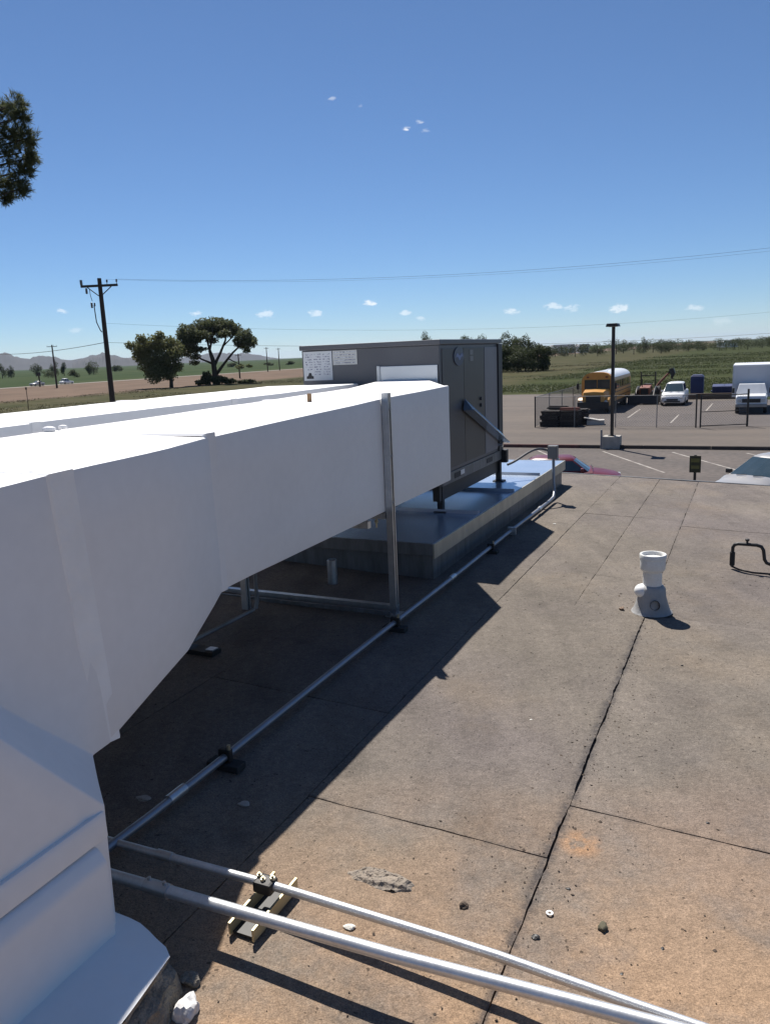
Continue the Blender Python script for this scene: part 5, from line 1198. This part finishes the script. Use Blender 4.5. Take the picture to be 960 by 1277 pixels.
# ------------------------------------------------------------------ hills
def hills(name, prof, Y, depth, seed):
    us = [p[0] for p in prof]; rows_ = []; nu = 120
    for i in range(nu+1):
        u = us[0]+(us[-1]-us[0])*i/nu; v = np.interp(u, us, [p[1] for p in prof]); p = at_y(u, v, Y); zt = max(p.z, GZ+1)-GZ
        zt *= 1+.10*noise.noise(Vector((u*.25, seed, 0)))
        row = []
        for j in range(13):
            t = j/12; prof_ = math.sin(min(1, t*2)*math.pi/2)**1.3 if t <= .5 else math.cos((t-.5)*math.pi)**1.0
            w = noise.noise(Vector((u*.12, t*4, seed)))*.28+noise.noise(Vector((u*.5, t*11, seed)))*.12
            row.append((p.x*(1+(t-.5)*depth/Y), Y+(t-.5)*depth, GZ-2+zt*max(0, prof_*(1+w*(1 if .02 < t < .45 else .2)))))
        rows_.append(row)
    m = MB(); m.add([p for r_ in rows_ for p in r_], [(i*13+j, i*13+13+j, i*13+14+j, i*13+j+1) for i in range(nu) for j in range(12)])
    o = m.build(name, M_hill, smooth=True, angle=80); o['kind'] = 'structure'; return o
hills('hills', [(-260, 448), (-180, 440), (-90, 446), (-40, 441), (0, 441.5), (8, 441), (18, 445), (28, 447), (38, 446.5), (48, 443.5), (58, 444), (68, 445), (80, 448.5), (92, 448.5), (104, 446), (112, 444.5), (122, 441.5), (130, 441), (140, 442.5), (150, 445), (160, 446), (172, 445), (182, 448), (200, 452), (210, 456)], 6200, 1500, 1)
hills('hills', [(170, 452), (215, 449), (232, 445), (248, 443), (262, 440), (276, 439.5), (290, 441.5), (304, 440), (316, 441.5), (330, 444), (345, 446.5), (365, 447.5), (400, 448), (440, 444), (470, 441)], 7600, 1500, 4)
hills('hills', [(90, 452), (105, 448), (120, 444), (135, 443), (150, 446), (170, 449), (190, 453)], 4800, 900, 7)

# ------------------------------------------------------------------ weeds in the field (nobody could count them)
rgw = np.random.default_rng(21)
def weeds(name, n_, sfun, size, mat, hmul=.45):
    P_ = []
    for _ in range(n_):
        n, s, k_ = sfun(); p = site(n, s, GZ); m_ = 11; c_ = np.array(p)
        d = rgw.normal(size=(m_, 3))*np.array([1.0, 1.0, .10])*k_+np.array([0, 0, .06*k_]); d[:, 2] = np.abs(d[:, 2])
        a = rgw.normal(size=(m_, 3)); a /= np.linalg.norm(a, axis=1)[:, None]; b_ = np.cross(a, rgw.normal(size=(m_, 3))); b_ /= np.linalg.norm(b_, axis=1)[:, None]; sz = size*k_*(.6+.8*rgw.random(m_))[:, None]
        q_ = c_+d; P_.append(np.stack([q_-a*sz*.5, q_+b_*sz*.3, q_+a*sz*.5, q_-b_*sz*.3], 1).reshape(-1, 3))
    o = mesh_quads(name, np.concatenate(P_), mat, None); o['kind'] = 'stuff'; return o
def f1():
    while True:
        s = 84+rgw.random()**1.6*240; n = rgw.uniform(-75, 60)*(.5+s/240)
        if noise.noise(Vector((n*.02, s*.07, 2))) > -.05 and n > -30: return n, s, .4+rgw.random()*.7+ .004*(s-84)
weeds('field_weeds', 14000, f1, .17, M_shrub)
def f2():
    while True:
        s = rgw.uniform(50, 240); n = rgw.uniform(-110, -30)
        if noise.noise(Vector((n*.05, s*.05, 6))) > .05: return n, s, .35+rgw.random()*.5
weeds('dry_grass_tufts', 3500, f2, .22, M_dry)
def f3():
    s = rgw.uniform(71, 84); return rgw.uniform(-14, 30), s+3.0, .3+rgw.random()*.4
weeds('lot_edge_weeds', 900, f3, .22, M_shrub)

# ------------------------------------------------------------------ air
def haze(density, half, top_):
    m = bpy.data.materials.new('thin_desert_haze'); m.use_nodes = True; N = m.node_tree.nodes; L = m.node_tree.links
    N.remove(N['Principled BSDF']); v = N.new('ShaderNodeVolumePrincipled'); v.inputs['Density'].default_value = density
    v.inputs['Color'].default_value = (.66, .80, 1.0, 1); v.inputs['Anisotropy'].default_value = .2
    L.new(v.outputs[0], N['Material Output'].inputs['Volume'])
    b = MB().bb(-half, half, -half, half, GZ-1.2, top_); o = b.build('haze', m); o['kind'] = 'stuff'; return o
haze(3.0e-5, 27000, 190)
